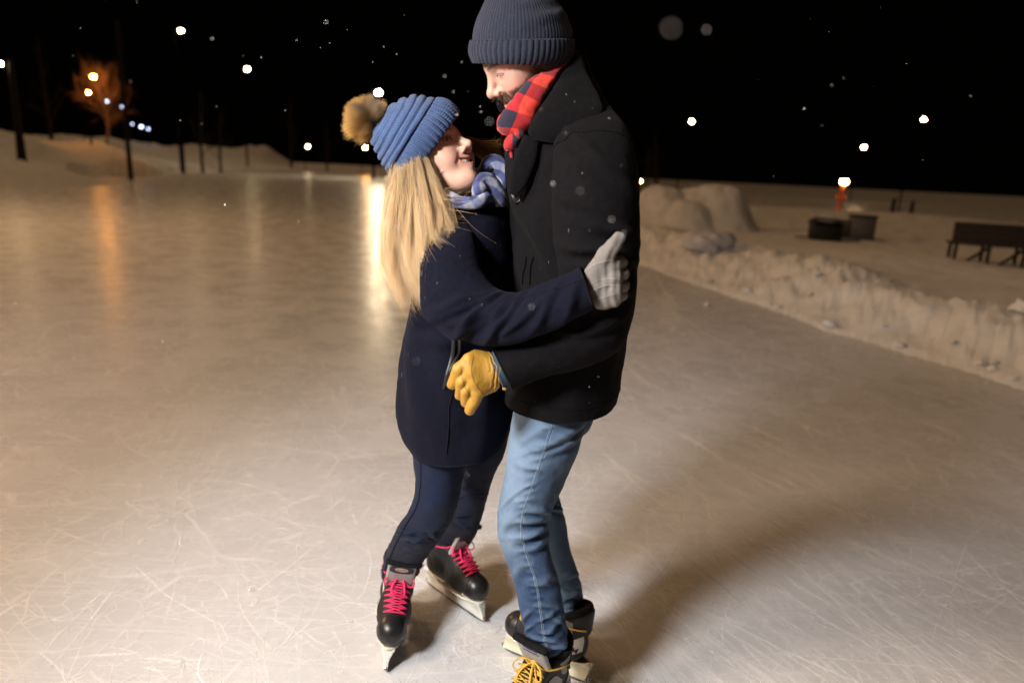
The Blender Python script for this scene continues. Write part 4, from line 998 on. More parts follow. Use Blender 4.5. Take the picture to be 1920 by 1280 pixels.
def skate(parent, heel, toe, style, lean=0., pitch=0., label=None, bow=1., S=1.0, outer=1, flop=.28):
    heel = np.array(heel, float); toe = np.array(toe, float); f = nrm(np.array([toe[0] - heel[0], toe[1] - heel[1], 0])); l = np.array([-f[1], f[0], 0]); u = np.array([0, 0, 1.])
    # lean sideways about the blade
    c, s = math.cos(lean), math.sin(lean); l2 = c * l + s * u; u2 = -s * l + c * u
    ctr = toe - f * .140 * S; ctr[2] = .0
    def W(v): v = np.asarray(v, float) * S; return ctr + v[:, :1] * f + v[:, 1:2] * l2 + v[:, 2:3] * u2
    pink = style == 'w'
    V, Fq = surface_nets(boot_sdf, axis(-.15, .155, .0032), axis(-.07, .07, .0032), axis(.05, .31, .0032))
    o = build('ice_skate', W(V), [Fq], M_BOOT, parent)
    if label: o['label'] = label
    o['_base'] = parent['_base']
    def cap(q): return smax(boot_sdf(q) - .003, (.064 + .32 * (q[:, 2] - .07) + 6 * q[:, 1] ** 2) - q[:, 0], .004)
    V, Fq = surface_nets(cap, axis(.03, .155, .0028), axis(-.07, .07, .0028), axis(.05, .2, .0028)); build('toe_cap', W(V), [Fq], M_TOE, o)
    # padded collar
    a = np.linspace(0, 2 * math.pi, 40); ring = np.stack([-.066 + .050 * np.cos(a), .046 * np.sin(a), .212 + .017 * -np.cos(a) + .0 * a], 1)
    V, Fs = tube(ring[:-1].tolist() + [ring[0]], .0085, 10, cap=False); build('padded_collar', W(V), Fs, M_LINER, o)
    # tongue
    tc = np.array([.020 if pink else -.004, 0, .222])
    def tongue(q):
        b = sd_box(q, tc, (.0065, .039, .050), .006, roty(flop)); return smax(b, sd_cap(q, tc + [-.035, 0, -.05], tc + [-.02, 0, 0.02], .066), .01)
    V, Fq = surface_nets(tongue, axis(-.08, .07, .003), axis(-.06, .06, .003), axis(.15, .31, .003)); V = W(V); build('tongue', V, [Fq], M_GREYP if not pink else M_GREYP, o)
    tn = np.array([math.cos(.28), 0, math.sin(.28)]) ; tu = np.array([-math.sin(.28), 0, math.cos(.28)])
    tn = roty(flop) @ np.array([1, 0, 0.]); tu = roty(flop) @ np.array([0, 0, 1.])
    def TW(yz, off): yz = np.asarray(yz, float); return W(tc + tn * (.0065 + off) + yz[:, :1] * np.array([0, 1., 0]) + yz[:, 1:2] * tu)
    if pink:
        e = np.linspace(0, 2 * math.pi, 30)[:-1]; pl = np.stack([.033 * np.sign(np.cos(e)) * np.abs(np.cos(e)) ** .7, .026 + .017 * np.sign(np.sin(e)) * np.abs(np.sin(e)) ** .7], 1)
        V = np.concatenate([TW(pl, .0015), TW([pl.mean(0)], .003)]); k = np.arange(29); build('emblem_patch', V, [np.stack([k, (k + 1) % 29, np.full(29, 29)], 1)], M_NAVYP, o)
        e = np.linspace(0, 2 * math.pi, 26); V, Fs = tube(TW(np.stack([.017 * np.cos(e), .028 + .0055 * np.sin(e)], 1), .0030), .0016, 6, cap=False); build('emblem', V, Fs, M_TAN, o)
        V, Fs = tube(TW([(.006, .0285), (-.004, .031), (-.008, .028), (-.002, .0255)], .0030), .0014, 6); build('emblem', V, Fs, M_TAN, o)
    else:
        r_ = np.random.default_rng(3); mb = MB(); y = .026
        for row, zz in ((0, .034), (1, .022)):
            y = .024
            for k in range(7):
                w = .004 + .003 * r_.random(); pts = [(y, zz), (y - w * .4, zz + .006 * r_.random()), (y - w * .7, zz - .003 * r_.random()), (y - w, zz + .004 * r_.random())]; mb.add(*tube(TW(pts, .0012), .0007, 4, n=8)); y -= w + .0008
        mb.build('handwriting', M_INK, o)
    # fluffy felt at the top of the tongue
    r_ = np.random.default_rng(8); n = 1600; yy = r_.uniform(-.046, .052, n); base = np.stack([yy, .046 + .004 * np.cos(yy * 40) + r_.normal(0, .002, n)], 1)
    b = tc + tn * r_.normal(0, .004, (n, 1)) + base[:, :1] * [0, 1, 0] + base[:, 1:] * tu; d = r_.normal(0, .0028, (n, 3)) + tu * .002 + [0, .002, 0]
    t = np.linspace(0, 1, 4)[None, :, None]; Pt = b[:, None] + d[:, None] * t; V, Fq = strands(Pt, np.full((n, 4), .0003)); V1, F1 = tube(np.array([tc + tu * .046 + np.array([0, y, 0]) + tn * .001 for y in np.linspace(-.043, .05, 8)]), [.007, .009, .009, .009, .007], 8)
    build('tongue_felt', W(np.concatenate([V1, V])), [np.concatenate([F1[0], Fq + len(V1)]), F1[1]], M_LINER, o)
    # holder and blade
    def holder(q):
        th = .0075 + .010 * np.clip((q[:, 2] - .03) / .03, 0, 1) ** 1.5
        b = np.maximum(np.abs(q[:, 1]) - th, np.maximum(.012 - q[:, 2], q[:, 2] - .066)); b = np.maximum(b, np.maximum(-.128 - .3 * (q[:, 2] - .02) - q[:, 0], q[:, 0] - .140 + .3 * (q[:, 2] - .02)))
        b = smax(b, -sd_ell(q, (.005, 0, .052), (.048, .06, .020)), .008); return b + .0
    V, Fq = surface_nets(holder, axis(-.17, .18, .0035), axis(-.03, .03, .0025), axis(.004, .075, .003)); build('blade_holder', W(V), [Fq], M_WHITEP if pink else M_CREAM, o)
    e = np.array([(-.138, .013), (-.128, .003), (-.10, .0006), (0, 0), (.10, .0008), (.130, .004), (.146, .013), (.147, .021), (-.14, .021)])
    V, Fs = prism(e, -.0017, .0017); V = V[:, [0, 2, 1]]; build('blade', W(V), Fs, M_STEEL, o)
    # sole rand
    th = np.linspace(0, 2 * math.pi, 60); sl = np.stack([.0 + .128 * np.cos(th), (.036 + .006 * np.cos(th)) * np.sin(th), np.full(60, .0655)], 1); V, Fs = tube(sl, .0036, 6, cap=False); build('sole_edge', W(V), Fs, M_CREAM, o)
    # decals that follow the leather
    def patch(name, side, top, bot, mat, n=24, m=8, off=.0016):
        tp = resample(np.array(top, float), n); bt = resample(np.array(bot, float), n); g = np.linspace(0, 1, m)[None, :, None]
        xz = (tp[:, None] * (1 - g) + bt[:, None] * g).reshape(-1, 2); p = np.stack([xz[:, 0], np.full(len(xz), side * .085), xz[:, 1]], 1); p = march(p, (0, -side, 0), off)
        i, j = np.meshgrid(np.arange(n - 1), np.arange(m - 1), indexing='ij'); q = np.stack([i * m + j, (i + 1) * m + j, (i + 1) * m + j + 1, i * m + j + 1], -1).reshape(-1, 4)
        ok = np.abs(boot_sdf(p) - off) < .004; q = q[ok[q].all(1)]
        return build(name, W(p), [q], mat, o)
    def lettering(s, side, c, size, ang, mat):
        V, t3 = text_mesh(s, size); ca, sa = math.cos(ang), math.sin(ang); x = (V[:, 0] * ca - V[:, 1] * sa) * -side * 1.0 ; z = V[:, 0] * sa + V[:, 1] * ca
        p = np.stack([c[0] + x, np.full(len(V), side * .085), c[1] + z], 1); p = march(p, (0, -side, 0), .0028); build('lettering', W(p), [t3], mat, o, smooth=False)
    for sd in (-1, 1):
        if pink and sd != outer: patch('heel_patch', sd, [(-.108, .128), (-.09, .130), (-.062, .098)], [(-.108, .092), (-.09, .084), (-.066, .084)], M_NAVYP)
        elif pink:
            patch('side_panel', sd, [(.060, .112), (.01, .139), (-.045, .150)], [(.060, .110), (.01, .112), (-.045, .148)], M_WHITEP)
            lettering('BAUER', sd, (.010, .1245), .0155, -.16 * -sd * -1 if sd < 0 else .0, M_BLKTXT)
        else:
            patch('ankle_patch', sd, [(-.040, .200), (-.060, .206), (-.088, .200)], [(-.050, .168), (-.065, .160), (-.088, .166)], M_SILV)
            patch('heel_band', sd, [(-.040, .112), (-.08, .140), (-.115, .158)], [(-.030, .088), (-.08, .100), (-.115, .112)], M_WHITEP)
            lettering('CCM', sd, (-.084, .121), .021, .25 * sd * -1, M_BLKTXT)
            patch('ankle_panel', sd, [(-.005, .16), (-.03, .172), (-.055, .150)], [(-.005, .13), (-.03, .12), (-.055, .128)], M_GREYP)
            patch('toe_panel', sd, [(.055, .104), (.03, .112), (.0, .108)], [(.055, .094), (.03, .092), (.0, .094)], M_SILV)
    # laces
    lm = M_PINK if pink else M_LACEY; mb = MB(); n = 8 if pink else 7; nd = nrm([.62, 0, .78])
    def eye(k, s): t = k / (n - 1); return np.array([.066 - .080 * t, s * (.029 + .008 * t), .124 + .066 * t])
    def run_(a, b, off=.0045, m=9, sag=.0):
        t = np.linspace(0, 1, m)[:, None]; p = a * (1 - t) + b * t + nd * .045; p = march(p, -nd, off); p[:, 2] += sag * np.sin(t[:, 0] * math.pi); return p
    for k in range(n):
        mb.add(*tube(W(run_(eye(k, -1), eye(k, 1), .0035 + .001 * (k % 2))), .0040, 6, .35, ref=u2, n=12))
        if k < n - 1:
            for s_ in (-1, 1): mb.add(*tube(W(run_(eye(k, s_), eye(k + 1, -s_), .0055 + .001 * s_)), .0038, 6, .35, ref=u2, n=12))
    mb.build('lace', lm, o)
    mb = MB(); kn = march(np.array([eye(n - 1, 0) * [1, 0, 1] + nd * .05]), -nd, .010)[0]
    for s_ in (-1, 1):
        lp = kn + np.array([(0, 0, 0), (.012, s_ * .016, .010), (.020, s_ * .034, .004), (.028, s_ * .040, -.012), (.026, s_ * .028, -.018), (.012, s_ * .012, -.004), (0, 0, 0)]) * bow
        mb.add(*tube(W(lp), .0036, 6, .6, n=26))
        e2 = kn + np.array([(0, 0, 0), (.022, s_ * .010, -.002), (.040, s_ * .018, -.022), (.050, s_ * .012 + .006, -.044)]) * bow; mb.add(*tube(W(e2), .0034, 6, .6, n=18))
    V, Fs = sphere(kn, (.008, .009, .007), 12, 8); mb.add(W(V), Fs)
    mb.build('lace_bow', lm, o)
    # lace once round the ankle
    a = np.linspace(-2.75, 2.75, 30); zz = .186 + .010 * np.cos(a); rg = np.stack([-.066 + .09 * np.cos(a), .09 * np.sin(a), zz], 1)
    cdir = nrm(np.array([[-.066, 0, 0]]) - rg * [1, 1, 0]); p = rg
    for _ in range(60): p = p + cdir * np.clip(boot_sdf(p) - .003, -.008, .008)[:, None]
    mb = MB(); mb.add(*tube(W(p), .0036, 6, .6, n=50)); mb.build('ankle_lace', lm, o)
    return o, W
# ================================================================== THE WOMAN
def gnoise(L, scale, seed, oct=3): return fbm(L.V * scale, seed, oct)
HW = P(811, 298.6, 1.74); RW = head_frame(.56, .60, .027, 1); SW = .981
def hw(v): return HW + RW @ (np.array(v) * SW)
pr = [(hw((-.02, 0, -.07)), P(842, 405, 1.775), .042, .042), (P(842, 405, 1.77), P(875, 455, 1.78), .042, .07), (P(875, 455, 1.77), P(862, 600, 1.775), .08, .07), (P(862, 600, 1.775), P(852, 740, 1.80), .075, .095),
      (P(850, 455, 1.66), P(862, 585, 1.545), .028, .024), (P(862, 585, 1.545), P(1095, 548, 1.43), .022, .018), (P(1095, 548, 1.43), P(1135, 526, 1.405), .018, .014),
      (P(895, 440, 1.90), P(985, 530, 2.03), .026, .022), (P(985, 530, 2.03), P(1120, 520, 2.03), .022, .018),
      (P(832, 770, 1.74), P(822, 895, 1.738), .045, .030)]
def chain(pts, r): return [(P(*a), P(*b), r, r) for a, b in zip(pts[:-1], pts[1:])]
pr += chain([(822, 895, 1.738), (808, 952, 1.747), (790, 990, 1.785), (770, 1026, 1.852), (752, 1057, 1.932), (744, 1076, 1.992), (743, 1090, 2.02)], .010)
pr += [(P(895, 770, 1.86), P(897, 880, 1.935), .034, .02)] + chain([(897, 880, 1.935), (876, 952, 2.022), (859, 995, 2.092), (847, 1017, 2.167), (845, 1037, 2.187), (846, 1060, 2.19)], .012)
WB = (-.22, 1.95, 0)
woman, TWh = make_body('person', 'woman in navy coat and blue pompom hat leaning back in an embrace', HW, RW, SW, True, pr, WB, .0056, .0105, 1.68)
gz = RW.T @ nrm(nrm(P(938, 141, 1.66) - hw((.0715, -.031, 0))) + .42 * nrm(CAM - HW)); gze = gz * [1, -1, 1]
add_eye(woman, TWh, -.031, gz, (.12, .065, .035)); add_eye(woman, TWh, .031, nrm(gz * [1, .4, 1]), (.12, .065, .035)); add_teeth(woman, TWh, .0105); brow_strands(woman, TWh, (.085, .045, .022), 200)
# eyelashes
r_ = np.random.default_rng(2); n = 60; s_ = np.where(r_.random(n) < .5, -1, 1); u = r_.uniform(-1, 1, n); t = np.linspace(0, 1, 5)[None, :]
y = .0315 + .0125 * u; z = .0002 + .0042 * np.sqrt(1 - u ** 2 * .9); x = .0862 - .004 * u ** 2
Pt = np.stack([x[:, None] + .0075 * t, s_[:, None] * (y[:, None] + .004 * u[:, None] * t), z[:, None] + .0012 * t + .0035 * t ** 2], -1)
for k in (-1, 1):
    V, Fq = strands(Pt[s_ == k], (.0005 * (1 - .7 * t) + 0 * u[:, None])[s_ == k]); build('eyelash', TWh(V), [Fq], M_HAIR, woman, attrs={'col': np.tile((.012, .008, .006), (len(V), 1))})

# ---- jeans
def seam_line(L, u0, mat, parent, name, v0=.0, v1=1., off=.0012, r=.0011, n=60, wob=0):
    vv = np.linspace(v0, v1, n); uu = (u0(vv) if callable(u0) else np.full(n, u0)); p = L.at(uu, vv, off); V, Fs = tube(p, r, 5); return build(name, V, Fs, mat, parent)
def crease_set(rs, n, u, v, amp, w=(.006, .014), l=(.03, .07), ang=.25):
    return [(rs.uniform(*u), rs.uniform(*v), rs.normal(0, ang), rs.uniform(*l), rs.uniform(*w), amp * rs.uniform(.5, 1.2)) for _ in range(n)]
rs = np.random.default_rng(4)
A = Loft(sections([((768, 800), (885, 810), 1.74, .085), ((774, 860), (872, 872), 1.735, .08), ((779, 905), (866, 905), 1.735, .07), ((770, 950), (855, 955), 1.745, .064), ((748, 982), (833, 1000), 1.78, .060), ((731, 1018), (808, 1035), 1.85, .055), ((719, 1052), (785, 1062), 1.93, .046), ((715, 1072), (774, 1079), 1.99, .040), ((719, 1092), (768, 1096), 2.015, .036)]), 110, 80)
kn = A.vs[np.argmin(np.abs(A.v[:, 0] - .47)), 0]
A.disp(fold_field(A.us, A.vs, crease_set(rs, 9, (-.05, .06), (kn - .06, kn + .08), .0085, (.005, .010), (.02, .05), .35) + crease_set(rs, 6, (-.05, .05), (A.vlen[-1] - .13, A.vlen[-1]), .008, (.005, .009), (.02, .05), .3)) + .0018 * gnoise(A, 26, 3))
B = Loft(sections([((855, 800), (960, 790), 1.86, .08), ((862, 870), (945, 852), 1.90, .07), ((866, 900), (925, 895), 1.95, .062), ((845, 950), (908, 955), 2.02, .056), ((825, 990), (893, 1000), 2.09, .050), ((812, 1016), (882, 1018), 2.165, .042), ((818, 1036), (872, 1038), 2.185, .038)]), 90, 72)
B.disp(fold_field(B.us, B.vs, crease_set(rs, 10, (-.05, .05), (.1, B.vlen[-1]), .007, (.005, .010), (.02, .05), .3)) + .0016 * gnoise(B, 26, 5))
HL = Loft(sections([((775, 720), (960, 725), 1.80, .13), ((768, 790), (962, 785), 1.80, .14), ((785, 835), (945, 822), 1.80, .12), ((820, 860), (920, 840), 1.80, .08)]), 20, 60)
V, Fo, Uo = join([A.mesh('round', 'hollow'), B.mesh('round', 'hollow'), HL.mesh()])
fa = np.zeros(len(V)); w = np.exp(-(A.us / .045) ** 2) * (np.exp(-((A.v - .28) / .2) ** 2) * .9 + .35); fa[:A.N * A.M] = w.ravel() * .9; fa[A.N * A.M + 0:] += .12
wj = build('jeans', V, Fo, M_DENIMW, woman, uv=Uo, attrs={'fade': fa}); wj['label'] = 'slim dark indigo jeans'
seam_line(A, lambda v: .64 - .02 * v, M_SEAMW, wj, 'seam', .1, .98, .0005, .0013)
# ---- coat
rs = np.random.default_rng(9)
TW = Loft(sections([((815, 378), (935, 372), 1.765, .07), ((792, 412), (958, 396), 1.765, .125), ((783, 460), (972, 450), 1.77, .155), ((776, 520), (972, 518), 1.775, .155), ((768, 572), (966, 578), 1.775, .148), ((756, 628), (962, 640), 1.78, .158), ((748, 700), (963, 708), 1.79, .175), ((745, 762), (964, 768), 1.80, .185), ((754, 806), (958, 800), 1.80, .188), ((768, 828), (950, 816), 1.80, .186)]), 150, 140, level=True)
ve = TW.vlen[-1]
TW.disp(fold_field(TW.us, TW.vs, [(.02, .20, -.5, .10, .02, .012), (-.02, .26, -.35, .10, .018, .012), (-.06, .27, .2, .09, .016, .012), (-.09, .30, .15, .08, .014, .010), (-.05, .33, .1, .1, .018, .010), (.06, .32, -.2, .1, .02, .012), (.0, .42, 1.3, .16, .035, .012), (-.11, .45, 1.5, .2, .04, .012), (.09, .50, 1.7, .18, .03, .012), (-.02, .55, 1.45, .2, .05, .008)]) + .0030 * gnoise(TW, 9, 21) + .0008 * gnoise(TW, 40, 22))
V, Fo, Uo = TW.mesh('round', 'hollow', .02)
coat = build('coat', V, Fo, M_NAVY, woman, uv=Uo); coat['label'] = 'knee-skimming navy wool coat'
SL = Loft(sections([((806, 425), (880, 412), 1.66, .035), ((793, 468), (893, 452), 1.62, .062), ((787, 525), (905, 502), 1.575, .066), ((792, 582), (925, 535), 1.54, .068), ((836, 628), (948, 548), 1.515, .068), ((893, 646), (975, 546), 1.49, .066), ((940, 647), (1010, 533), 1.465, .063), ((1000, 634), (1040, 522), 1.445, .060), ((1062, 606), (1066, 511), 1.425, .054), ((1112, 577), (1088, 502), 1.41, .047)]), 170, 110)
fl = []
for v0 in (.30, .325, .345, .365, .385, .41, .44, .47): fl.append((rs.normal(0, .02), v0 * SL.vlen[-1] / .72 * .95, rs.normal(0, .28), rs.uniform(.045, .08), rs.uniform(.009, .014), rs.uniform(.008, .014)))
for v0 in (.52, .58, .66): fl.append((rs.normal(0, .02), v0 * SL.vlen[-1] / .72, rs.normal(.5, .3), .06, .013, .007))
fl += [(.02, .13, .7, .06, .014, .005), (-.02, .18, .6, .06, .014, .005)]
SL.disp(fold_field(SL.us, SL.vs, fl) + .0022 * gnoise(SL, 14, 31) + .0007 * gnoise(SL, 50, 32))
V, Fo, Uo = SL.mesh('round', 'hollow', .04); slv = build('sleeve', V, Fo, M_NAVY, coat, uv=Uo)
seam_line(SL, lambda v: .90 - .1 * (v - .5), M_SEAMW, slv, 'seam', .52, .995, .0005, .0011)
S2 = Loft(sections([((860, 415), (945, 405), 1.90, .05), ((880, 450), (975, 440), 1.95, .065), ((930, 520), (1005, 475), 2.01, .06), ((1000, 565), (1030, 485), 2.04, .055), ((1060, 562), (1068, 488), 2.05, .05), ((1120, 548), (1115, 490), 2.04, .042)]), 60, 60)
V, Fo, Uo = S2.mesh('round', 'hollow', .03); build('sleeve', V, Fo, M_NAVY, coat, uv=Uo)
# stand-up collar, chest zip, leather pocket welts, front seam
CL = Loft(sections([((826, 372), (915, 378), 1.745, .088), ((818, 392), (925, 396), 1.75, .105), ((808, 418), (938, 415), 1.755, .118)]), 24, 90); CL.disp(.004 * gnoise(CL, 14, 8))
V, Fo, Uo = CL.mesh('hollow', 'round', .03); build('collar', V, Fo, M_NAVY, coat, uv=Uo)
def zipper(pts, parent, L, nteeth, w=.0035):
    p = resample(np.array([L.at(*L.find(x, y), .002)[0] for x, y in pts]), nteeth); mb = MB(); T = nrm(np.gradient(p, axis=0)); up = nrm(CAM - p); S = np.cross(T, up)
    for k in range(nteeth): mb.add(*boxat(p[k] + S[k] * w * .18 * (1 if k % 2 else -1), (w * .45, w, w * .5), np.stack([T[k], S[k], up[k]], 1), .0004))
    for s in (-1, 1): mb.add(*tube(p + S * s * w * .9 - up * .0004, .0016, 5, .5, n=40))
    return mb.build('zip', M_ZIP, parent)
zipper([(866, 458), (905, 466), (958, 470)], coat, TW, 60); zipper([(834, 410), (862, 404), (893, 396)], coat, TW, 44, .0026)
for (pts, r) in (([(853, 636), (846, 670), (838, 705), (831, 729)], .0062), ([(862, 636), (857, 662), (848, 695), (838, 722)], .0052)):
    p = np.array([TW.at(*TW.find(x, y), .003)[0] for x, y in pts]); V, Fs = tube(p, [r * .7, r, r, r * .5], 10, .55, n=40, ref=CAM - p[1]); build('pocket_welt', V, Fs, M_LTHR, coat)
p = np.array([TW.at(*TW.find(x, y), .001)[0] for x, y in ((848, 735), (843, 765), (840, 800), (837, 850))]); V, Fs = tube(p, .0016, 6, n=40); build('seam', V, Fs, M_SEAMW, coat)

# ---- knitted glove on the man's arm: thumb up, fingers wrapping round
def PX(x, y, d): return P(x, y, d)
def glove_mesh(f, pts, h=.0022, pad=.03):
    pts = np.array(pts); lo, hi = pts.min(0) - pad, pts.max(0) + pad
    return surface_nets(f, *[axis(lo[k], hi[k], h) for k in range(3)])
yk = 1.395
palm = [(PX(1112, 520, yk + .01), PX(1150, 500, yk - .004)), (PX(1116, 540, yk + .008), PX(1152, 522, yk - .006)), (PX(1122, 558, yk + .008), PX(1154, 544, yk - .004)), (PX(1128, 566, yk + .010), PX(1152, 562, yk + .002))]
fing = [[PX(1150, 496, yk - .004), PX(1164, 492, yk + .012), PX(1166, 494, yk + .05)], [PX(1152, 517, yk - .006), PX(1167, 513, yk + .010), PX(1168, 514, yk + .05)], [PX(1152, 538, yk - .004), PX(1168, 535, yk + .012), PX(1169, 536, yk + .05)], [PX(1148, 558, yk + .002), PX(1165, 553, yk + .016), PX(1166, 553, yk + .05)]]
thumb = [PX(1112, 510, yk + .006), PX(1136, 478, yk - .008), PX(1150, 460, yk - .010), PX(1161, 446, yk - .006)]
def fgl(p):
    d = np.full(len(p), 9.)
    for k, (a, b) in enumerate(palm): d = smin(d, sd_cap(p, a, b, .0165, .0155), .010)
    for k, fg in enumerate(fing):
        r = (.0145, .0148, .0145, .0135)[k]; e = np.minimum(sd_cap(p, fg[0], fg[1], r, r * .95), sd_cap(p, fg[1], fg[2], r * .95, r * .85)); d = smin(d, e, .0035)
    e = sd_cap(p, thumb[0], thumb[1], .017, .0165); e = smin(e, sd_cap(p, thumb[1], thumb[2], .0165, .015), .01); e = smin(e, sd_cap(p, thumb[2], thumb[3], .015, .0125), .006)
    d = smin(d, e, .012); d = smin(d, sd_cap(p, PX(1086, 546, yk + .025), PX(1112, 535, yk + .012), .027, .024), .012)
    # ridges of the knit across the knuckles
    return d + .0009 * np.sin(p[:, 0] * 330 + 40 * vnoise(p * 18, 4) * .12) * np.clip((p[:, 0] - PX(1112, 520, yk)[0]) / .02, 0, 1)
V, Fq = glove_mesh(fgl, [a for x in palm for a in x] + [a for x in fing for a in x] + thumb + [PX(1086, 546, yk + .025)], .0019)
ax_ = nrm(PX(1160, 500, yk) - PX(1100, 540, yk)); ay_ = nrm(np.cross(ax_, nrm(PX(1130, 520, yk) - CAM)))
uvp = np.stack([(V - V[0]) @ ay_ * .5, (V - V[0]) @ ax_ * .5], 1)
gl = build('glove', V, [Fq], M_GLOVEW, woman, uv=[uvp[Fq]]); gl['label'] = 'grey knitted glove with thumb up'
mb = MB()
def on_glove(pts, f, toward=None):
    p = resample(np.array(pts), 20); d = nrm(p - CAM); p = p - d * .05
    for _ in range(60): p = p + d * np.clip(f(p) - .0006, -.006, .006)[:, None]
    return p
for q in ([(1094, 512), (1112, 497), (1132, 490), (1150, 488)], [(1098, 535), (1115, 528), (1140, 522), (1165, 524)], [(1104, 548), (1120, 541), (1142, 534), (1168, 536)], [(1112, 562), (1135, 556), (1155, 551)]):
    mb.add(*tube(on_glove([PX(x, y, yk - .01) for x, y in q], fgl), .0008, 5))
mb.build('seam', plain('glove_seam', (.36, .325, .29), .9, .1), gl)
# the hidden left glove, flat on his back
def fg2(p):
    d = sd_cap(p, PX(1125, 520, 2.0), PX(1150, 500, 1.98), .030, .026)
    for k in range(4): d = smin(d, sd_cap(p, PX(1140, 490 + 14 * k, 1.985), PX(1172, 478 + 15 * k, 1.965), .011, .0095), .006)
    return smin(d, sd_cap(p, PX(1130, 500, 1.985), PX(1142, 468, 1.965), .012, .010), .01)
V, Fq = glove_mesh(fg2, [PX(1125, 520, 2.0), PX(1175, 470, 1.965), PX(1175, 535, 1.965)], .004); build('glove', V, [Fq], M_GLOVEW, woman, uv=[(V[:, [2, 0]] * .5)[Fq]])

# ---- hat
K = sections([((763, 345), (860, 213), 1.735, .098), ((757, 341), (855, 206), 1.735, .101), ((745, 334), (838, 192), 1.735, .105), ((733, 324), (818, 186), 1.735, .106)])
def grooves(L, per, amp, ph=0, sharp=.6):
    g = np.abs(np.sin(math.pi * (L.u * per + ph))); return amp * (g ** sharp - .6)
HB = Loft(sections([((731, 322), (820, 186), 1.74, .100), ((724, 316), (806, 183), 1.74, .103), ((714, 301), (783, 178), 1.745, .100), ((706, 284), (757, 184), 1.75, .088), ((699, 266), (731, 200), 1.755, .066), ((696, 252), (712, 221), 1.757, .036), ((699, 243), (706, 234), 1.758, .012)]), 170, 260)
band = np.zeros_like(HB.v)
for c, wd in ((.10, .085), (.27, .085), (.45, .085), (.63, .085), (.80, .08)): band += np.exp(-((HB.v - c) / wd) ** 4)
dsp = .0125 * (band - .75) * np.clip((1.02 - HB.v) / .15, 0, 1)
st = np.sin(HB.u * 2 * math.pi * 84) * np.sin(HB.vs * 2 * math.pi / .0072 + HB.u * 20)
dsp += .0006 * st + .0035 * gnoise(HB, 11, 41) + .0009 * gnoise(HB, 60, 42)
HB.disp(dsp); V, Fo, Uo = HB.mesh(None, 'round')
hat = build('beanie', V, Fo, M_HATW, woman, uv=Uo); hat['label'] = 'chunky blue knitted hat with fur pompom'
HC = Loft(K, 70, 340); prof = .0045 * np.sin(np.clip(HC.v, 0, 1) * math.pi) ** .6
rib = np.abs(np.sin(math.pi * HC.u * 46)) ** .7
HC.disp(prof + .0056 * (rib - .6) + .0004 * np.sin(HC.vs * 2 * math.pi / .0055 + 3 * HC.u * 46) * rib + .002 * gnoise(HC, 14, 43) + .0006 * gnoise(HC, 70, 44))
V, Fo, Uo = HC.mesh('hollow', 'hollow', .012); build('brim_cuff', V, Fo, M_HATW, hat, uv=Uo)
# pompom
pcn = P(687, 219, 1.765); r_ = np.random.default_rng(12); n = 26000; K_ = 8
dv = nrm(r_.normal(0, 1, (n, 3))); ax0 = nrm(P(706, 236, 1.76) - pcn)
R0 = .0525 * (1 + .02 * vnoise(dv * 2.2, 3) + .06 * vnoise(dv * 6, 5)) * (.80 + .22 * r_.random(n))
tg = -ax0 - dv * (dv @ -ax0)[:, None]; sw = nrm(tg + .75 * np.stack([vnoise(dv * 2.6 + 9, k) for k in (1, 2, 3)], 1) + .15 * r_.normal(0, 1, (n, 3))); t = np.linspace(0, 1, K_)[None, :, None]
down = np.array([-.25, 0, -1.0])
Pt = pcn + dv[:, None] * R0[:, None, None] * (.35 + .65 * t ** .7) + (sw[:, None] * (.021 * (1 - .85 * np.clip(dv @ -ax0, 0, 1) ** 1.5))[:, None, None] + down * .006) * t ** 1.6 * (.6 + .8 * r_.random((n, 1, 1)))
V, Fq = strands(Pt, np.full((n, K_), .00032) * (1.05 - .75 * t[:, :, 0]))
grey = np.clip(dv @ nrm(np.array([.75, -.55, .25])) * 2.2 - 1.05 + .9 * vnoise(dv * 3, 8), 0, 1)[:, None, None]
cr = np.array((.20, .115, .045)); ct = np.array((.60, .34, .095)) * (.65 + .55 * r_.random((n, 1, 1))); cg = np.array((.36, .26, .17))
tip = ct * (1 - grey) + cg * grey; col = cr * (1 - np.clip(t * 1.5, 0, 1)) + tip * np.clip(t * 1.5, 0, 1); col = np.repeat(col, 3, 1).reshape(-1, 3)
build('pompom', V, [Fq], M_FUR, hat, attrs={'col': col})

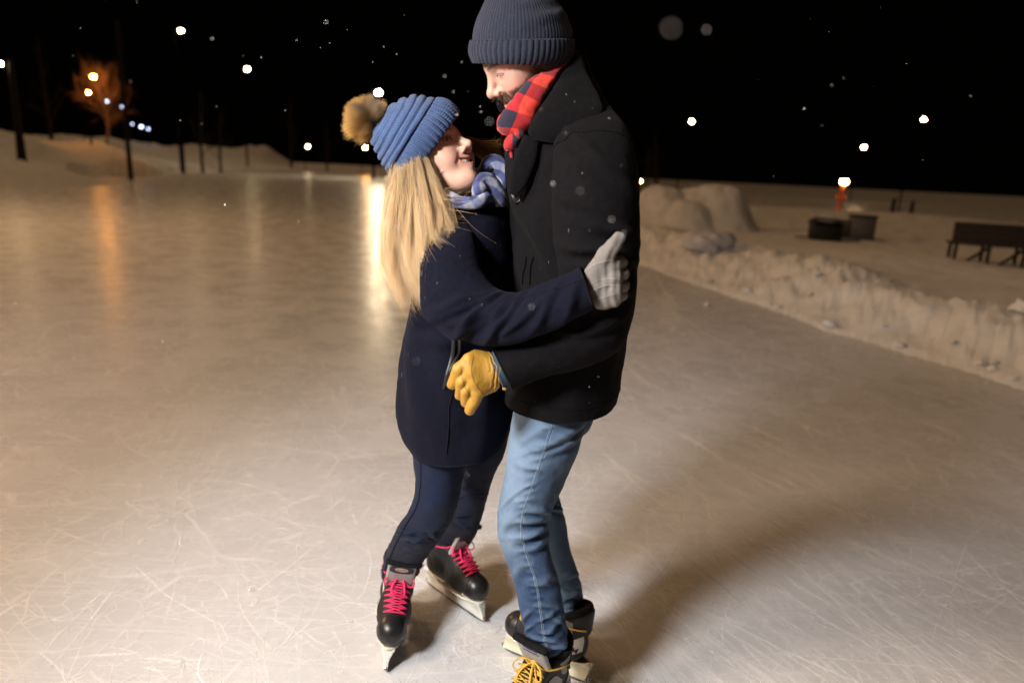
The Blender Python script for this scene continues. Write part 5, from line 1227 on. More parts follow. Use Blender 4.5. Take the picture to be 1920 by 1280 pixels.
# ---- hair
HS = Loft(sections([((742, 318), (800, 300), 1.73, .05), ((732, 352), (806, 345), 1.715, .045), ((727, 395), (814, 385), 1.69, .032), ((728, 445), (815, 430), 1.66, .022), ((745, 500), (808, 485), 1.645, .015), ((770, 545), (800, 538), 1.64, .006)]), 70, 80)
HS.disp(.004 * np.sin(HS.u * 2 * math.pi * 17 + 2 * HS.v) + .003 * gnoise(HS, 30, 3)); V, Fo, Uo = HS.mesh()
colh = np.array((.42, .25, .095)) * (1 + .5 * vnoise(np.stack([HS.u * 60, HS.v * 2, 0 * HS.u], -1), 3))[..., None]; colh = np.concatenate([colh.reshape(-1, 3), np.tile((.30, .18, .07), (len(V) - HS.N * HS.M, 1))])
hair0 = build('hair', V, Fo, M_HAIR, woman, attrs={'col': colh}); hair0['label'] = 'long loose blond hair'
g = [[(742, 306, 1.70), (726, 375, 1.685), (718, 435, 1.67), (724, 490, 1.655), (745, 548, 1.645)], [(750, 306, 1.675), (737, 385, 1.66), (731, 445, 1.645), (750, 508, 1.635), (778, 556, 1.63)], [(760, 312, 1.655), (752, 390, 1.645), (755, 445, 1.63), (775, 510, 1.622), (795, 563, 1.62)],
     [(772, 312, 1.645), (773, 390, 1.635), (778, 445, 1.622), (792, 505, 1.61), (810, 560, 1.605)], [(782, 304, 1.645), (791, 372, 1.63), (798, 425, 1.617), (806, 478, 1.605), (826, 530, 1.60)], [(789, 297, 1.645), (807, 352, 1.632), (819, 395, 1.62), (821, 440, 1.61), (818, 490, 1.60)], [(793, 290, 1.65), (815, 342, 1.635), (825, 380, 1.625), (828, 425, 1.615), (834, 470, 1.605)]]
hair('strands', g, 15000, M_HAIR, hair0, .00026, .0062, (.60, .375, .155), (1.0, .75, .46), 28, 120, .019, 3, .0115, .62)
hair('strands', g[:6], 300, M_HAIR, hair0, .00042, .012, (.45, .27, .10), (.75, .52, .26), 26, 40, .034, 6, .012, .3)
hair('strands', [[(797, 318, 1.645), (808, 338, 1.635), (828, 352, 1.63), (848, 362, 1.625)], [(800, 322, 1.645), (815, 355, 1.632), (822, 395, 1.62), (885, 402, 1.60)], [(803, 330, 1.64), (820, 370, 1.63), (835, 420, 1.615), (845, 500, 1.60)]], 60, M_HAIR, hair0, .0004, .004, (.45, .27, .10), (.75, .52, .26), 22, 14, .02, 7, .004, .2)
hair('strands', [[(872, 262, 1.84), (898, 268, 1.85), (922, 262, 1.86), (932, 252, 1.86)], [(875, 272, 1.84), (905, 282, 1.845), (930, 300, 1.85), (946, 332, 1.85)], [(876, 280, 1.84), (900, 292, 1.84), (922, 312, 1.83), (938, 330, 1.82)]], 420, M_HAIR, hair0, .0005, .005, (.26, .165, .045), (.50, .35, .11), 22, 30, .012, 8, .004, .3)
# earring of white threads by the scarf
# ---- scarf
def drape(path, wid, thk, d, mat, parent, name, seed, amp=.006, N=70, M=60, roll=0):
    """a rolled strip of cloth along photo points, wid and thk in metres (half sizes)"""
    p = np.array([P(x, y, z) for (x, y, z) in path]); p = resample(p, 14); T = nrm(np.gradient(p, axis=0)); v = nrm(p - CAM); S = nrm(np.cross(T, v)); wi = np.interp(np.linspace(0, 1, 14), np.linspace(0, 1, len(wid)), wid)
    K = np.array([[*(p[k] - S[k] * wi[k]), *(p[k] + S[k] * wi[k]), thk, 2.2] for k in range(14)]); L = Loft(K, N, M)
    L.disp(amp * fbm(np.stack([L.us * 30, L.vs * 9, 0 * L.us], -1) + seed * 7.7, seed, 3) + .0007 * gnoise(L, 80, seed)); V, Fo, Uo = L.mesh(); return build(name, V, Fo, mat, parent, uv=Uo)
sc = drape([(813, 338, 1.72), (822, 355, 1.685), (842, 370, 1.655), (872, 380, 1.64), (900, 378, 1.645), (915, 366, 1.67)], [.012, .017, .019, .017, .016, .010], .020, 0, M_PLAIDB, woman, 'scarf', 3); sc['label'] = 'soft blue and white plaid scarf'
drape([(896, 380, 1.66), (898, 352, 1.65), (908, 336, 1.655), (925, 348, 1.665), (938, 372, 1.675), (940, 388, 1.69)], [.011, .016, .018, .018, .018, .012], .016, 0, M_PLAIDB, sc, 'fold', 5)
drape([(902, 332, 1.76), (912, 312, 1.75), (925, 305, 1.745), (940, 318, 1.74), (946, 342, 1.735), (942, 366, 1.73)], [.012, .020, .022, .020, .015, .010], .020, 0, M_PLAIDB, sc, 'fold', 7)
drape([(813, 340, 1.78), (840, 336, 1.85), (880, 338, 1.865), (920, 335, 1.83), (940, 345, 1.76)], [.022, .026, .028, .026, .02], .018, 0, M_PLAIDB, sc, 'fold', 9)
drape([(838, 384, 1.80), (870, 380, 1.83), (905, 372, 1.83), (935, 368, 1.79)], [.02, .024, .024, .02], .018, 0, M_PLAIDB, sc, 'fold', 11)
r_ = np.random.default_rng(4); mb = MB()
for k in range(9):
    a = (816 + r_.normal(0, 3), 343 + r_.normal(0, 4), 1.668); mb.add(*tube(np.array([P(*a), P(a[0] + r_.normal(2, 4), a[1] - 4 + r_.normal(0, 4), 1.655), P(a[0] + r_.normal(4, 6), a[1] - 8 + r_.normal(0, 5), 1.648)]), [.0013, .0011, .0006], 5, n=10))
mb.build('fringe', plain('white_thread', (.75, .75, .78), .9, .1), sc)

# ---- skates
g0 = G(720, 1262); fwd = np.array([.10, -.995]); skate(woman, (g0[0] - fwd[0] * .28, g0[1] - fwd[1] * .28, 0), g0, 'w', lean=math.radians(-9), S=1.16, outer=-1, flop=.42)
g1, g2 = G(806, 1097), G(906, 1168); skate(woman, g1, g2, 'w', lean=math.radians(-4), bow=1.1, S=1.12, outer=1, flop=.42)
# ================================================================== THE MAN
HM = P(983.4, 106.7, 1.70); RM = head_frame(.3301, -.5968, -.0632, -1); SM = .9952
def hm(v): return HM + RM @ (np.array(v) * SM)
pr = [(hm((-.03, 0, -.06)), P(1050, 215, 1.74), .05, .055), (P(1050, 215, 1.74), P(1070, 330, 1.745), .06, .09), (P(1070, 330, 1.745), P(1065, 600, 1.74), .10, .09), (P(1065, 600, 1.74), P(1045, 735, 1.74), .08, .075),
      (P(1110, 290, 1.585), P(1120, 470, 1.515), .034, .03), (P(1120, 470, 1.515), P(1115, 610, 1.51), .03, .028), (P(1115, 610, 1.51), P(945, 688, 1.50), .026, .018), (P(945, 688, 1.50), P(900, 705, 1.50), .018, .014),
      (P(1060, 290, 1.91), P(960, 470, 2.0), .032, .028), (P(960, 470, 2.0), P(815, 572, 1.955), .026, .02),
      (P(1032, 770, 1.66), P(1012, 880, 1.635), .055, .045), (P(1012, 880, 1.635), P(984, 990, 1.62), .042, .034), (P(984, 990, 1.62), P(1005, 1090, 1.612), .034, .03), (P(1005, 1090, 1.612), P(1032, 1225, 1.61), .028, .024), (P(1032, 1225, 1.61), P(1015, 1290, 1.60), .024, .02),
      (P(1040, 770, 1.80), P(1018, 900, 1.82), .03, .03), (P(1018, 900, 1.82), P(1028, 985, 1.82), .036, .032), (P(1028, 985, 1.82), P(1064, 1130, 1.83), .03, .024), (P(1064, 1130, 1.83), P(1055, 1200, 1.83), .024, .02)]
MB_ = (.14, 1.70, 0)
man, TMh = make_body('person', 'bearded man in black pea coat, slate beanie and red plaid scarf smiling down', HM, RM, SM, False, pr, MB_, .0027, .007, 1.9)
gz = RM.T @ nrm(P(842, 262, 1.66) - hm((.0715, .031, 0))); gz = nrm(gz * [1, .6, 1] + [0, .45, -.25])
add_eye(man, TMh, -.031, gz, (.08, .05, .03)); add_eye(man, TMh, .031, gz, (.08, .05, .03)); add_teeth(man, TMh, .007); brow_strands(man, TMh, (.05, .03, .02), 240, False)
# beard and moustache: short hairs grown from the jaw
r_ = np.random.default_rng(21); n = 22000; K_ = 5
ay = r_.uniform(0, .078, n) * np.where(r_.random(n) < .5, -1, 1); zz = r_.uniform(-.115, .0, n); xx = r_.uniform(-.03, .10, n)
p = np.stack([xx, ay, zz], 1); ctrh = np.array([0, 0, -.035])
d = nrm(p - ctrh); p = ctrh + d * .16
for _ in range(50): p = p - d * np.clip(head_sdf(p, False, .005, .0022), -.02, .02)[:, None]
x, y, z = p.T; jaw = (z < -.038 + .62 * np.clip(.058 - x, 0, .085)) & (x > -.03); chk = np.exp(-(((x - .072) / .022) ** 2 + ((np.abs(y) - .034) / .014) ** 2 + ((z + .044) / .014) ** 2)) > .35
lift = np.clip(np.abs(y) / .026, 0, 1.3) ** 2 * .005; mus = (np.abs(z - lift + .0495) < .0062) & (np.abs(y) < .032) & (x > .07); lip = (np.abs(z - lift + .0650) < .0125) & (np.abs(y) < .026) & (x > .07)
keep = ((jaw & ~chk) | mus) & ~(lip & ~mus); p = p[keep]; m = len(p); nn = nrm(p - ctrh)
dirv = nrm(nn * .30 + np.array([-.1, 0, -.8]) + np.c_[np.zeros(m), np.sign(p[:, 1]) * mus[keep] * .6, np.zeros(m)] + r_.normal(0, .28, (m, 3))); t = np.linspace(0, 1, K_)[None, :, None]
Pt = p[:, None] + dirv[:, None] * t * (.0050 + .006 * r_.random((m, 1, 1)))
V, Fq = strands(Pt, np.full((m, K_), .00025) * (1 - .6 * t[:, :, 0])); cb = np.repeat(np.array((.055, .034, .022)) * (.6 + .9 * r_.random((m, 1))), K_ * 3, 0).reshape(-1, 3)
build('beard', TMh(V), [Fq], M_HAIR, man, attrs={'col': cb})
# dark short hair low on the nape and temple
r_ = np.random.default_rng(5); n = 2600; th = r_.uniform(0, 6.283, n); ph = r_.uniform(-.1, 1.5, n); d = np.stack([np.cos(th) * np.cos(ph), np.sin(th) * np.cos(ph), np.sin(ph)], 1); d = d[(d[:, 0] < .35) | (d[:, 2] > .75)]
p = np.array([-.012, 0, .02]) + d * .2
for _ in range(40): p = p - d * np.clip(head_sdf(p, False, .005, .0022), -.03, .03)[:, None]
dirv = nrm(d * .4 + [-.4, 0, -.5]); Pt = p[:, None] + dirv[:, None] * t * .016; V, Fq = strands(Pt, np.full((len(p), K_), .0005)); build('hair', TMh(V), [Fq], M_HAIR, man, attrs={'col': np.tile((.035, .022, .015), (len(V), 1))})

# ---- jeans
rs = np.random.default_rng(14)
A = Loft(sections([((962, 735), (1105, 745), 1.66, .09), ((961, 775), (1100, 790), 1.655, .092), ((951, 850), (1083, 848), 1.64, .09), ((942, 915), (1058, 905), 1.63, .082), ((934, 970), (1036, 955), 1.62, .073), ((935, 1010), (1031, 995), 1.62, .068), ((947, 1045), (1034, 1040), 1.615, .066), ((965, 1095), (1048, 1090), 1.61, .064), ((977, 1150), (1057, 1140), 1.61, .060), ((985, 1195), (1062, 1185), 1.61, .058), ((993, 1225), (1067, 1222), 1.61, .055), ((1004, 1250), (1070, 1252), 1.61, .050)]), 230, 150)
ve = A.vlen[-1]; kv = .46 * ve
fl = [(.045, kv - .045, .35, .05, .010, .007), (.05, kv - .015, .1, .05, .009, .008), (.045, kv + .015, -.2, .055, .009, .008), (.04, kv + .05, -.3, .05, .010, .007), (.01, kv + .03, -.12, .05, .010, .004), (-.03, kv + .02, .15, .04, .010, .003),
      (.05, .10, -.5, .07, .012, .008), (.06, .13, -.45, .06, .012, .007), (.0, .18, .2, .08, .02, .003), (-.03, .9 * kv, .1, .06, .02, .003)]
fl += crease_set(rs, 16, (-.05, .05), (ve - .20, ve - .015), .0075, (.006, .011), (.02, .05), .4) + crease_set(rs, 14, (-.06, .06), (.1, ve - .2), .0048, (.008, .016), (.03, .06), .4)
puck = np.exp(-((A.us + .004) / .013) ** 2) * .0016 * np.sin(A.vs * 2 * math.pi / .021 + 2 * vnoise(np.stack([A.vs * 12, 0 * A.vs, 0 * A.vs], -1), 5)) * .9
A.disp(fold_field(A.us, A.vs, fl) + puck + .0026 * gnoise(A, 16, 51) + .0008 * gnoise(A, 60, 52))
B = Loft(sections([((1000, 790), (1080, 805), 1.82, .085), ((988, 870), (1055, 875), 1.82, .078), ((985, 925), (1047, 922), 1.82, .068), ((993, 985), (1061, 982), 1.82, .062), ((1004, 1045), (1072, 1040), 1.82, .058), ((1018, 1095), (1088, 1088), 1.825, .056), ((1028, 1135), (1093, 1120), 1.83, .055), ((1034, 1158), (1092, 1136), 1.83, .053)]), 150, 110)
vb = B.vlen[-1]
B.disp(fold_field(B.us, B.vs, crease_set(rs, 10, (-.04, .06), (.18, .30), .006, (.006, .010), (.02, .045), .3) + crease_set(rs, 14, (-.05, .05), (vb - .14, vb - .02), .006, (.006, .011), (.02, .05), .4)) + .002 * gnoise(B, 18, 53))
HP = Loft(sections([((955, 700), (1130, 705), 1.74, .13), ((962, 745), (1122, 750), 1.74, .14), ((990, 778), (1111, 785), 1.75, .12), ((1025, 800), (1100, 808), 1.76, .09), ((1050, 812), (1082, 822), 1.77, .05)]), 60, 90); HP.disp(.003 * gnoise(HP, 18, 57))
V, Fo, Uo = join([A.mesh('round', 'hollow'), B.mesh('round', 'hollow'), HP.mesh()])
nA, nB = A.N * A.M, B.N * B.M; fa = np.full(len(V), .12)
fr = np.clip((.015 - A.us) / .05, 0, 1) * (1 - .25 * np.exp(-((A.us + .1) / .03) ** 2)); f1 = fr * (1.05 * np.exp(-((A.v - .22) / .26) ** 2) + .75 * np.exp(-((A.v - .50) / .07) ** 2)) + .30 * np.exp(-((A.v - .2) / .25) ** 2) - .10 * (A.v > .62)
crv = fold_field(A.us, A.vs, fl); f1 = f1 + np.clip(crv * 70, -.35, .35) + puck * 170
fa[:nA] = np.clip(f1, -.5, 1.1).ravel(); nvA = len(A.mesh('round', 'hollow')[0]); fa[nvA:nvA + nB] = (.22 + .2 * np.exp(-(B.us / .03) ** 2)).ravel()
ring = A.v > .985; fa[:nA][ring.ravel()] += .35
fa[nvA:nvA + nB][(B.v > .965).ravel()] += .45 * (np.sin(B.us * 500)[(B.v > .965)] * .5 + .5)
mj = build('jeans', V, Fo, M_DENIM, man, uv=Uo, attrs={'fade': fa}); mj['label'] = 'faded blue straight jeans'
us0 = lambda v: .75 + .012 - .012 * v
mb = MB()
for k, o_ in enumerate((0., -.014)):
    for a in np.arange(.04, .985, .0048): 
        vv = np.linspace(a, a + .0030, 3); mb.add(*tube(A.at(us0(vv) + o_ * (1 if k else 1), vv, .0004), .0006, 4))
mb.build('stitching', M_STITCH, mj)
p = A.at(us0(np.linspace(.02, .98, 160)) - .007, np.linspace(.02, .98, 160), .0002); V, Fs = tube(p, .0013, 5); build('side_seam', V, Fs, M_DENIM, mj, attrs={'fade': np.full(len(V), .8)})
pk = [(1062, 787), (1068, 800), (1078, 812), (1088, 818)]
p = np.array([HP.at(*HP.find(x, y), .003)[0] for x, y in pk]); V, Fs = tube(p, .004, 8, n=24); build('pocket_edge', V, Fs, M_DENIM, mj, attrs={'fade': np.full(len(V), .25)})

# ---- coat
TM = Loft(sections([((968, 205), (1088, 135), 1.745, .07), ((950, 250), (1138, 190), 1.745, .14), ((946, 300), (1172, 255), 1.745, .185), ((950, 380), (1190, 350), 1.745, .205), ((957, 470), (1192, 450), 1.745, .205), ((960, 560), (1184, 550), 1.745, .20), ((955, 640), (1173, 640), 1.74, .195), ((949, 690), (1166, 690), 1.74, .20), ((945, 722), (1161, 722), 1.74, .203), ((944, 742), (1154, 744), 1.74, .200)]), 150, 150, level=True)
vt = TM.vlen[-1]
TM.disp(fold_field(TM.us, TM.vs, [(-.12, .30, .9, .12, .03, .012), (-.05, .42, 1.2, .14, .03, .012), (.1, .5, 1.5, .18, .03, .012), (-.1, .52, .5, .08, .02, .010), (.0, .60, 1.5, .15, .04, .012)]) + .0035 * gnoise(TM, 9, 61) + .0008 * gnoise(TM, 40, 62))
V, Fo, Uo = TM.mesh('round', 'hollow', .02); mc = build('coat', V, Fo, M_BLACK, man, uv=Uo); mc['label'] = 'black wool pea coat with turned up collar'
p = TM.at(np.linspace(.5, 1.0, 80), np.full(80, .955), .0002); V, Fs = tube(p, .0013, 5); build('hem_seam', V, Fs, M_BLACK, mc)
SM_ = Loft(sections([((1062, 212), (1142, 198), 1.63, .04), ((1042, 252), (1176, 240), 1.575, .068), ((1035, 305), (1192, 296), 1.545, .080), ((1035, 375), (1199, 370), 1.52, .083), ((1040, 450), (1200, 448), 1.505, .083), ((1048, 520), (1195, 522), 1.50, .082), ((1048, 575), (1186, 592), 1.50, .080), ((1032, 605), (1158, 655), 1.50, .078), ((1006, 620), (1092, 688), 1.505, .074), ((968, 634), (1020, 706), 1.505, .068), ((921, 648), (960, 728), 1.50, .058)]), 180, 120)
vs_ = SM_.vlen[-1]; fl = [(-.03, .10, .9, .06, .012, .008), (.02, .16, .7, .07, .014, .008), (-.04, .24, .4, .07, .014, .008), (.03, .30, .3, .07, .013, .012), (-.03, .34, .15, .07, .012, .014), (.02, .37, -.1, .07, .012, .014), (-.02, .40, -.3, .07, .012, .014), (.02, .45, -.4, .06, .013, .010), (.0, .52, -.6, .06, .012, .008)]
SM_.disp(fold_field(SM_.us, SM_.vs, fl) + .0026 * gnoise(SM_, 12, 63) + .0007 * gnoise(SM_, 50, 64))
V, Fo, Uo = SM_.mesh('round', 'hollow', .045); sl = build('sleeve', V, Fo, M_BLACK, mc, uv=Uo)
# raised armhole seam
p = SM_.at(np.linspace(.52, .98, 60), .13 + .05 * np.sin(np.linspace(0, math.pi, 60)) * -1 + .02, .0006); V, Fs = tube(p, .0018, 6); build('shoulder_seam', V, Fs, M_BLACK, mc)
S2 = Loft(sections([((1000, 250), (1090, 250), 1.88, .06), ((960, 320), (1070, 330), 1.95, .07), ((915, 420), (1010, 450), 2.0, .068), ((870, 490), (940, 540), 2.0, .062), ((820, 540), (852, 600), 1.97, .052), ((800, 548), (822, 596), 1.955, .046)]), 70, 60)
V, Fo, Uo = S2.mesh('round', 'hollow', .03); build('sleeve', V, Fo, M_BLACK, mc, uv=Uo)
# turned-up collar, lapel
def slab(rows, mat, parent, name, N=60, M=60, amp=.003, seed=3):
    L = Loft(sections(rows), N, M); L.disp(amp * gnoise(L, 14, seed)); V, Fo, Uo = L.mesh(); return build(name, V, Fo, mat, parent, uv=Uo), L
slab([((1080, 99), (1089, 101), 1.70, .02, 3), ((1058, 132), (1104, 140), 1.655, .022, 3), ((1036, 168), (1124, 180), 1.61, .022, 3), ((1010, 208), (1130, 214), 1.58, .022, 3), ((990, 244), (1090, 252), 1.575, .020, 3), ((1000, 262), (1050, 268), 1.575, .012, 3)], M_BLACK, mc, 'collar')
slab([((1085, 100), (1095, 100), 1.76, .05, 3), ((1082, 140), (1108, 142), 1.76, .09, 3), ((1075, 185), (1125, 175), 1.76, .11, 3)], M_BLACK, mc, 'collar', 30, 60)
slab([((934, 184), (944, 184), 1.80, .012, 3), ((929, 194), (950, 204), 1.805, .012, 3), ((936, 210), (958, 216), 1.80, .012, 3), ((950, 225), (965, 226), 1.79, .01, 3)], M_BLACK, mc, 'collar', 30, 40, .001)
slab([((982, 252), (1012, 258), 1.578, .008, 3), ((967, 288), (1004, 306), 1.572, .009, 3), ((957, 325), (988, 345), 1.575, .009, 3), ((955, 360), (968, 372), 1.585, .007, 3)], M_BLACK, mc, 'lapel', 40, 50, .002)
u, v = TM.find(969, 371); c = TM.at(u, v, .006)[0]; nB_ = nrm(CAM - c + np.array([-.25, 0, 0])); S = nrm(np.cross(nB_, [0, 0, 1])); U_ = np.cross(S, nB_)
e = np.linspace(0, 2 * math.pi, 26); mb = MB(); V, Fs = sphere((0, 0, 0), (.0125, .0125, .003), 24, 10, np.stack([S, U_, nB_], 1)); mb.add(V + c, Fs); mb.add(*tube([c + nB_ * .002 + S * .011 * math.cos(a) + U_ * .011 * math.sin(a) for a in e], .0019, 6, cap=False)); btn = mb.build('button', M_BTN, mc)
mb = MB()
for a in (.785, 2.356, 3.927, 5.498):
    V, Fs = sphere(c + nB_ * .003 + S * .0032 * math.cos(a) + U_ * .0032 * math.sin(a), .0012, 8, 6); mb.add(V, Fs)
mb.build('buttonhole', M_SEAMW, btn)
for dx in (0, 13):
    p = np.array([TM.at(*TM.find(x + dx, y), .003)[0] for x, y in ((988, 480), (984, 498), (981, 515), (979, 532))]); V, Fs = tube(p, .0016, 8, .6, n=24); build('pocket_welt', V, Fs, M_BLACK, mc)

# ---- beanie
KC = sections([((886, 117), (1064, 123), 1.70, .103), ((883, 107), (1071, 110), 1.70, .110), ((880, 94), (1075, 92), 1.70, .113), ((881, 77), (1076, 74), 1.70, .113)])
HCM = Loft(KC, 60, 420); rib = np.abs(np.sin(math.pi * HCM.u * 56)) ** .6
HCM.disp(.0036 * (rib - .6) + .0018 * np.sin(HCM.v * math.pi) ** .7 + .0012 * gnoise(HCM, 16, 71) + .0004 * gnoise(HCM, 90, 72))
V, Fo, Uo = HCM.mesh('hollow', 'hollow', .010); 
HMh = Loft(sections([((886, 88), (1071, 84), 1.70, .108), ((886, 66), (1073, 62), 1.70, .109), ((893, 38), (1064, 32), 1.70, .106), ((905, 12), (1048, 6), 1.70, .096), ((918, -16), (1028, -18), 1.70, .078), ((936, -38), (1002, -40), 1.70, .045), ((956, -50), (980, -50), 1.70, .015)]), 150, 420)
rb = np.abs(np.sin(math.pi * HMh.u * 84)) ** .8
HMh.disp(.0014 * (rb - .6) + .0022 * gnoise(HMh, 13, 73) + .0004 * gnoise(HMh, 90, 74) + fold_field(HMh.us, HMh.vs, [(.06, .06, .2, .06, .012, .003), (-.03, .1, -.3, .07, .014, .002)]))
V2, Fo2, Uo2 = HMh.mesh(None, 'round'); hatm = build('beanie', V2, Fo2, M_HATM, man, uv=Uo2); hatm['label'] = 'slate blue fine knit beanie with ribbed cuff'
build('brim_cuff', V, Fo, M_HATM, hatm, uv=Uo)

# ---- scarf
def band(rows, name, parent, N=90, M=70, amp=.003, seed=1, folds=()):
    L = Loft(sections(rows), N, M); L.disp(amp * gnoise(L, 16, seed) + fold_field(L.us, L.vs, folds) + .0005 * gnoise(L, 90, seed + 5)); V, Fo, Uo = L.mesh(); return build(name, V, Fo, M_PLAIDR, parent, uv=Uo), L
sm, LS = band([((1070, 101), (1086, 96), 1.715, .02, 2.6), ((1050, 116), (1070, 115), 1.69, .022, 2.6), ((1026, 131), (1052, 132), 1.655, .026, 2.6), ((1003, 143), (1038, 160), 1.63, .028, 2.6), ((985, 159), (1024, 184), 1.612, .030, 2.6), ((967, 178), (1010, 206), 1.60, .030, 2.6), ((950, 201), (1003, 226), 1.60, .030, 2.6), ((936, 224), (996, 242), 1.605, .030, 2.4), ((931, 243), (980, 254), 1.615, .028, 2.2), ((940, 254), (962, 258), 1.62, .016, 2)], 'scarf', man, folds=[(.0, .22, .5, .05, .008, .003), (.015, .12, .2, .06, .008, .003), (-.01, .27, .3, .05, .008, .004)]); sm['label'] = 'red and navy buffalo plaid scarf'
band([((962, 240), (985, 246), 1.59, .012), ((962, 248), (984, 258), 1.585, .016), ((966, 258), (980, 262), 1.59, .01)], 'knot', sm, 30, 40, .001, 3)
band([((955, 251), (973, 249), 1.60, .012), ((946, 264), (977, 262), 1.592, .020), ((945, 277), (972, 277), 1.595, .018), ((949, 283), (963, 282), 1.60, .010)], 'knot', sm, 40, 50, .0022, 4)
band([((956, 280), (963, 280), 1.60, .006), ((955, 288), (964, 288), 1.598, .006), ((956, 296), (963, 296), 1.598, .005)], 'tail', sm, 20, 24, .0006, 6)
r_ = np.random.default_rng(6); mb = MB()
for k in range(8):
    x = 948 + k * .9 + (8 if k > 5 else 0); mb.add(*tube(np.array([P(x, 280, 1.603), P(x + r_.normal(0, 1), 288, 1.60), P(x + r_.normal(0, 1.5), 298 + r_.normal(0, 3), 1.60)]), .0008, 4, n=8))
mb.build('fringe', plain('navy_fringe', (.02, .02, .035), .9, .1), sm)
band([((1030, 118), (1070, 105), 1.76, .05), ((1000, 150), (1060, 150), 1.77, .07), ((960, 205), (1010, 215), 1.75, .08), ((945, 235), (985, 240), 1.71, .06)], 'wrap', sm, 40, 60, .004, 9)

# ---- yellow work glove
yg = 1.475
def Y(x, y, d=0): return P(x, y, yg + d)
palm = [(Y(925, 690, .012), Y(880, 676, -.004)), (Y(926, 700, .010), Y(884, 696, -.010)), (Y(922, 712, .010), Y(890, 715, -.010)), (Y(915, 722, .014), Y(895, 732, -.004))]
fing = [[Y(878, 678, -.004), Y(860, 692, -.006), Y(848, 720, .010)], [Y(880, 697, -.010), Y(865, 716, -.010), Y(861, 742, .012)], [Y(886, 714, -.010), Y(874, 733, -.008), Y(872, 755, .012)], [Y(897, 731, -.004), Y(889, 752, .0), Y(881, 769, .008)]]
def fyl(p):
    d = np.full(len(p), 9.)
    for a, b in palm: d = smin(d, sd_cap(p, a, b, .0195, .0185), .014)
    d = smin(d, sd_cap(p, Y(912, 674, .016), Y(892, 668, .014), .018, .016), .014)
    for k, fg in enumerate(fing):
        r = (.0148, .0120, .0120, .0144)[k]; e = smin(sd_cap(p, fg[0], fg[1], r * 1.1, r), sd_cap(p, fg[1], fg[2], r, r * .86), .003); d = smin(d, e, .0018)
    d = smin(d, sd_cap(p, Y(885, 685, .02), Y(862, 715, .040), .014, .012), .006)          # thumb tucked behind
    cuff = sd_cap(p, Y(922, 694, .012), Y(942, 692, .020), .030, .033); d = smin(d, cuff, .012)
    c = Y(934, 693, .016); w = nrm(Y(950, 691, .02) - Y(915, 694, .01)); s = (p - c) @ w
    d = d + .0026 * np.sin(s * 560 + 6 * vnoise(p * 55, 3)) * np.exp(-((s + .004) / .016) ** 2)
    d = d + .0010 * vnoise(p * 34, 6) + .0007 * np.abs(vnoise(p * np.array([90, 60, 60]), 9))
    return np.maximum(d, s - .026)
V, Fq = glove_mesh(fyl, [a for x in palm for a in x] + [a for x in fing for a in x] + [Y(950, 692, .02), Y(950, 720, .02)], .0019, .04)
yl = build('glove', V, [Fq], M_YELLOW, man); yl['label'] = 'yellow leather work glove with gathered cuff'
mb = MB()
for q in ([(888, 668), (884, 690), (888, 712), (903, 735), (916, 745)], [(864, 684), (866, 705), (873, 728), (888, 752)], ):
    p = resample(np.array([Y(x, y, -.02) for x, y in q]), 40); d = nrm(p - CAM); p = p - d * .05
    for _ in range(70): p = p + d * np.clip(fyl(p) - .0002, -.006, .006)[:, None]
    mb.add(*tube(p, .0006, 5))
mb.build('seam', plain('dark_thread', (.25, .12, .02), .8, .2), yl)
V, Fs = sphere(Y(946, 728, .005), (.006, .006, .005), 12, 8); build('toggle', V, Fs, M_YELLOW, yl)
LC = Loft(sections([((938, 655), (965, 716), 1.50, .036), ((925, 660), (952, 722), 1.497, .0365), ((917, 662), (944, 726), 1.495, .037)]), 30, 90)
LC.disp(.0009 * np.abs(np.sin(math.pi * LC.u * 44))); V, Fo, Uo = LC.mesh('hollow', 'hollow', .01); build('sweater_cuff', V, Fo, M_CUFF, man, uv=Uo)
# the other glove behind her back, finger tips showing
def fy2(p):
    d = sd_cap(p, P(822, 572, 1.955), P(800, 575, 1.935), .030, .026)
    for k in range(4): d = smin(d, np.minimum(sd_cap(p, P(806, 560 + 11 * k, 1.935), P(788, 563 + 9 * k, 1.90), .0125, .012), sd_cap(p, P(788, 563 + 9 * k, 1.90), P(780 + 3 * k, 572 + 6 * k, 1.86), .012, .010)), .005)
    return d
V, Fq = glove_mesh(fy2, [P(825, 572, 1.955), P(778, 560, 1.86), P(790, 600, 1.86)], .003); o2 = build('glove', V, [Fq], M_YELLOW, man); o2['label'] = 'yellow finger tips of the far glove'

# ---- skates
far_h, far_t = G(1090, 1278), G(944, 1217); skate(man, far_h, far_t, 'm', lean=math.radians(3), S=1.08)
ank = P(1035, 1232, 1.612); fw = nrm(np.array([-.62, -.78, 0])); c0 = np.array([ank[0], ank[1], 0]) + fw * .077; skate(man, c0 - fw * .12, c0 + fw * .163, 'm', lean=math.radians(2), S=1.16, flop=.45)
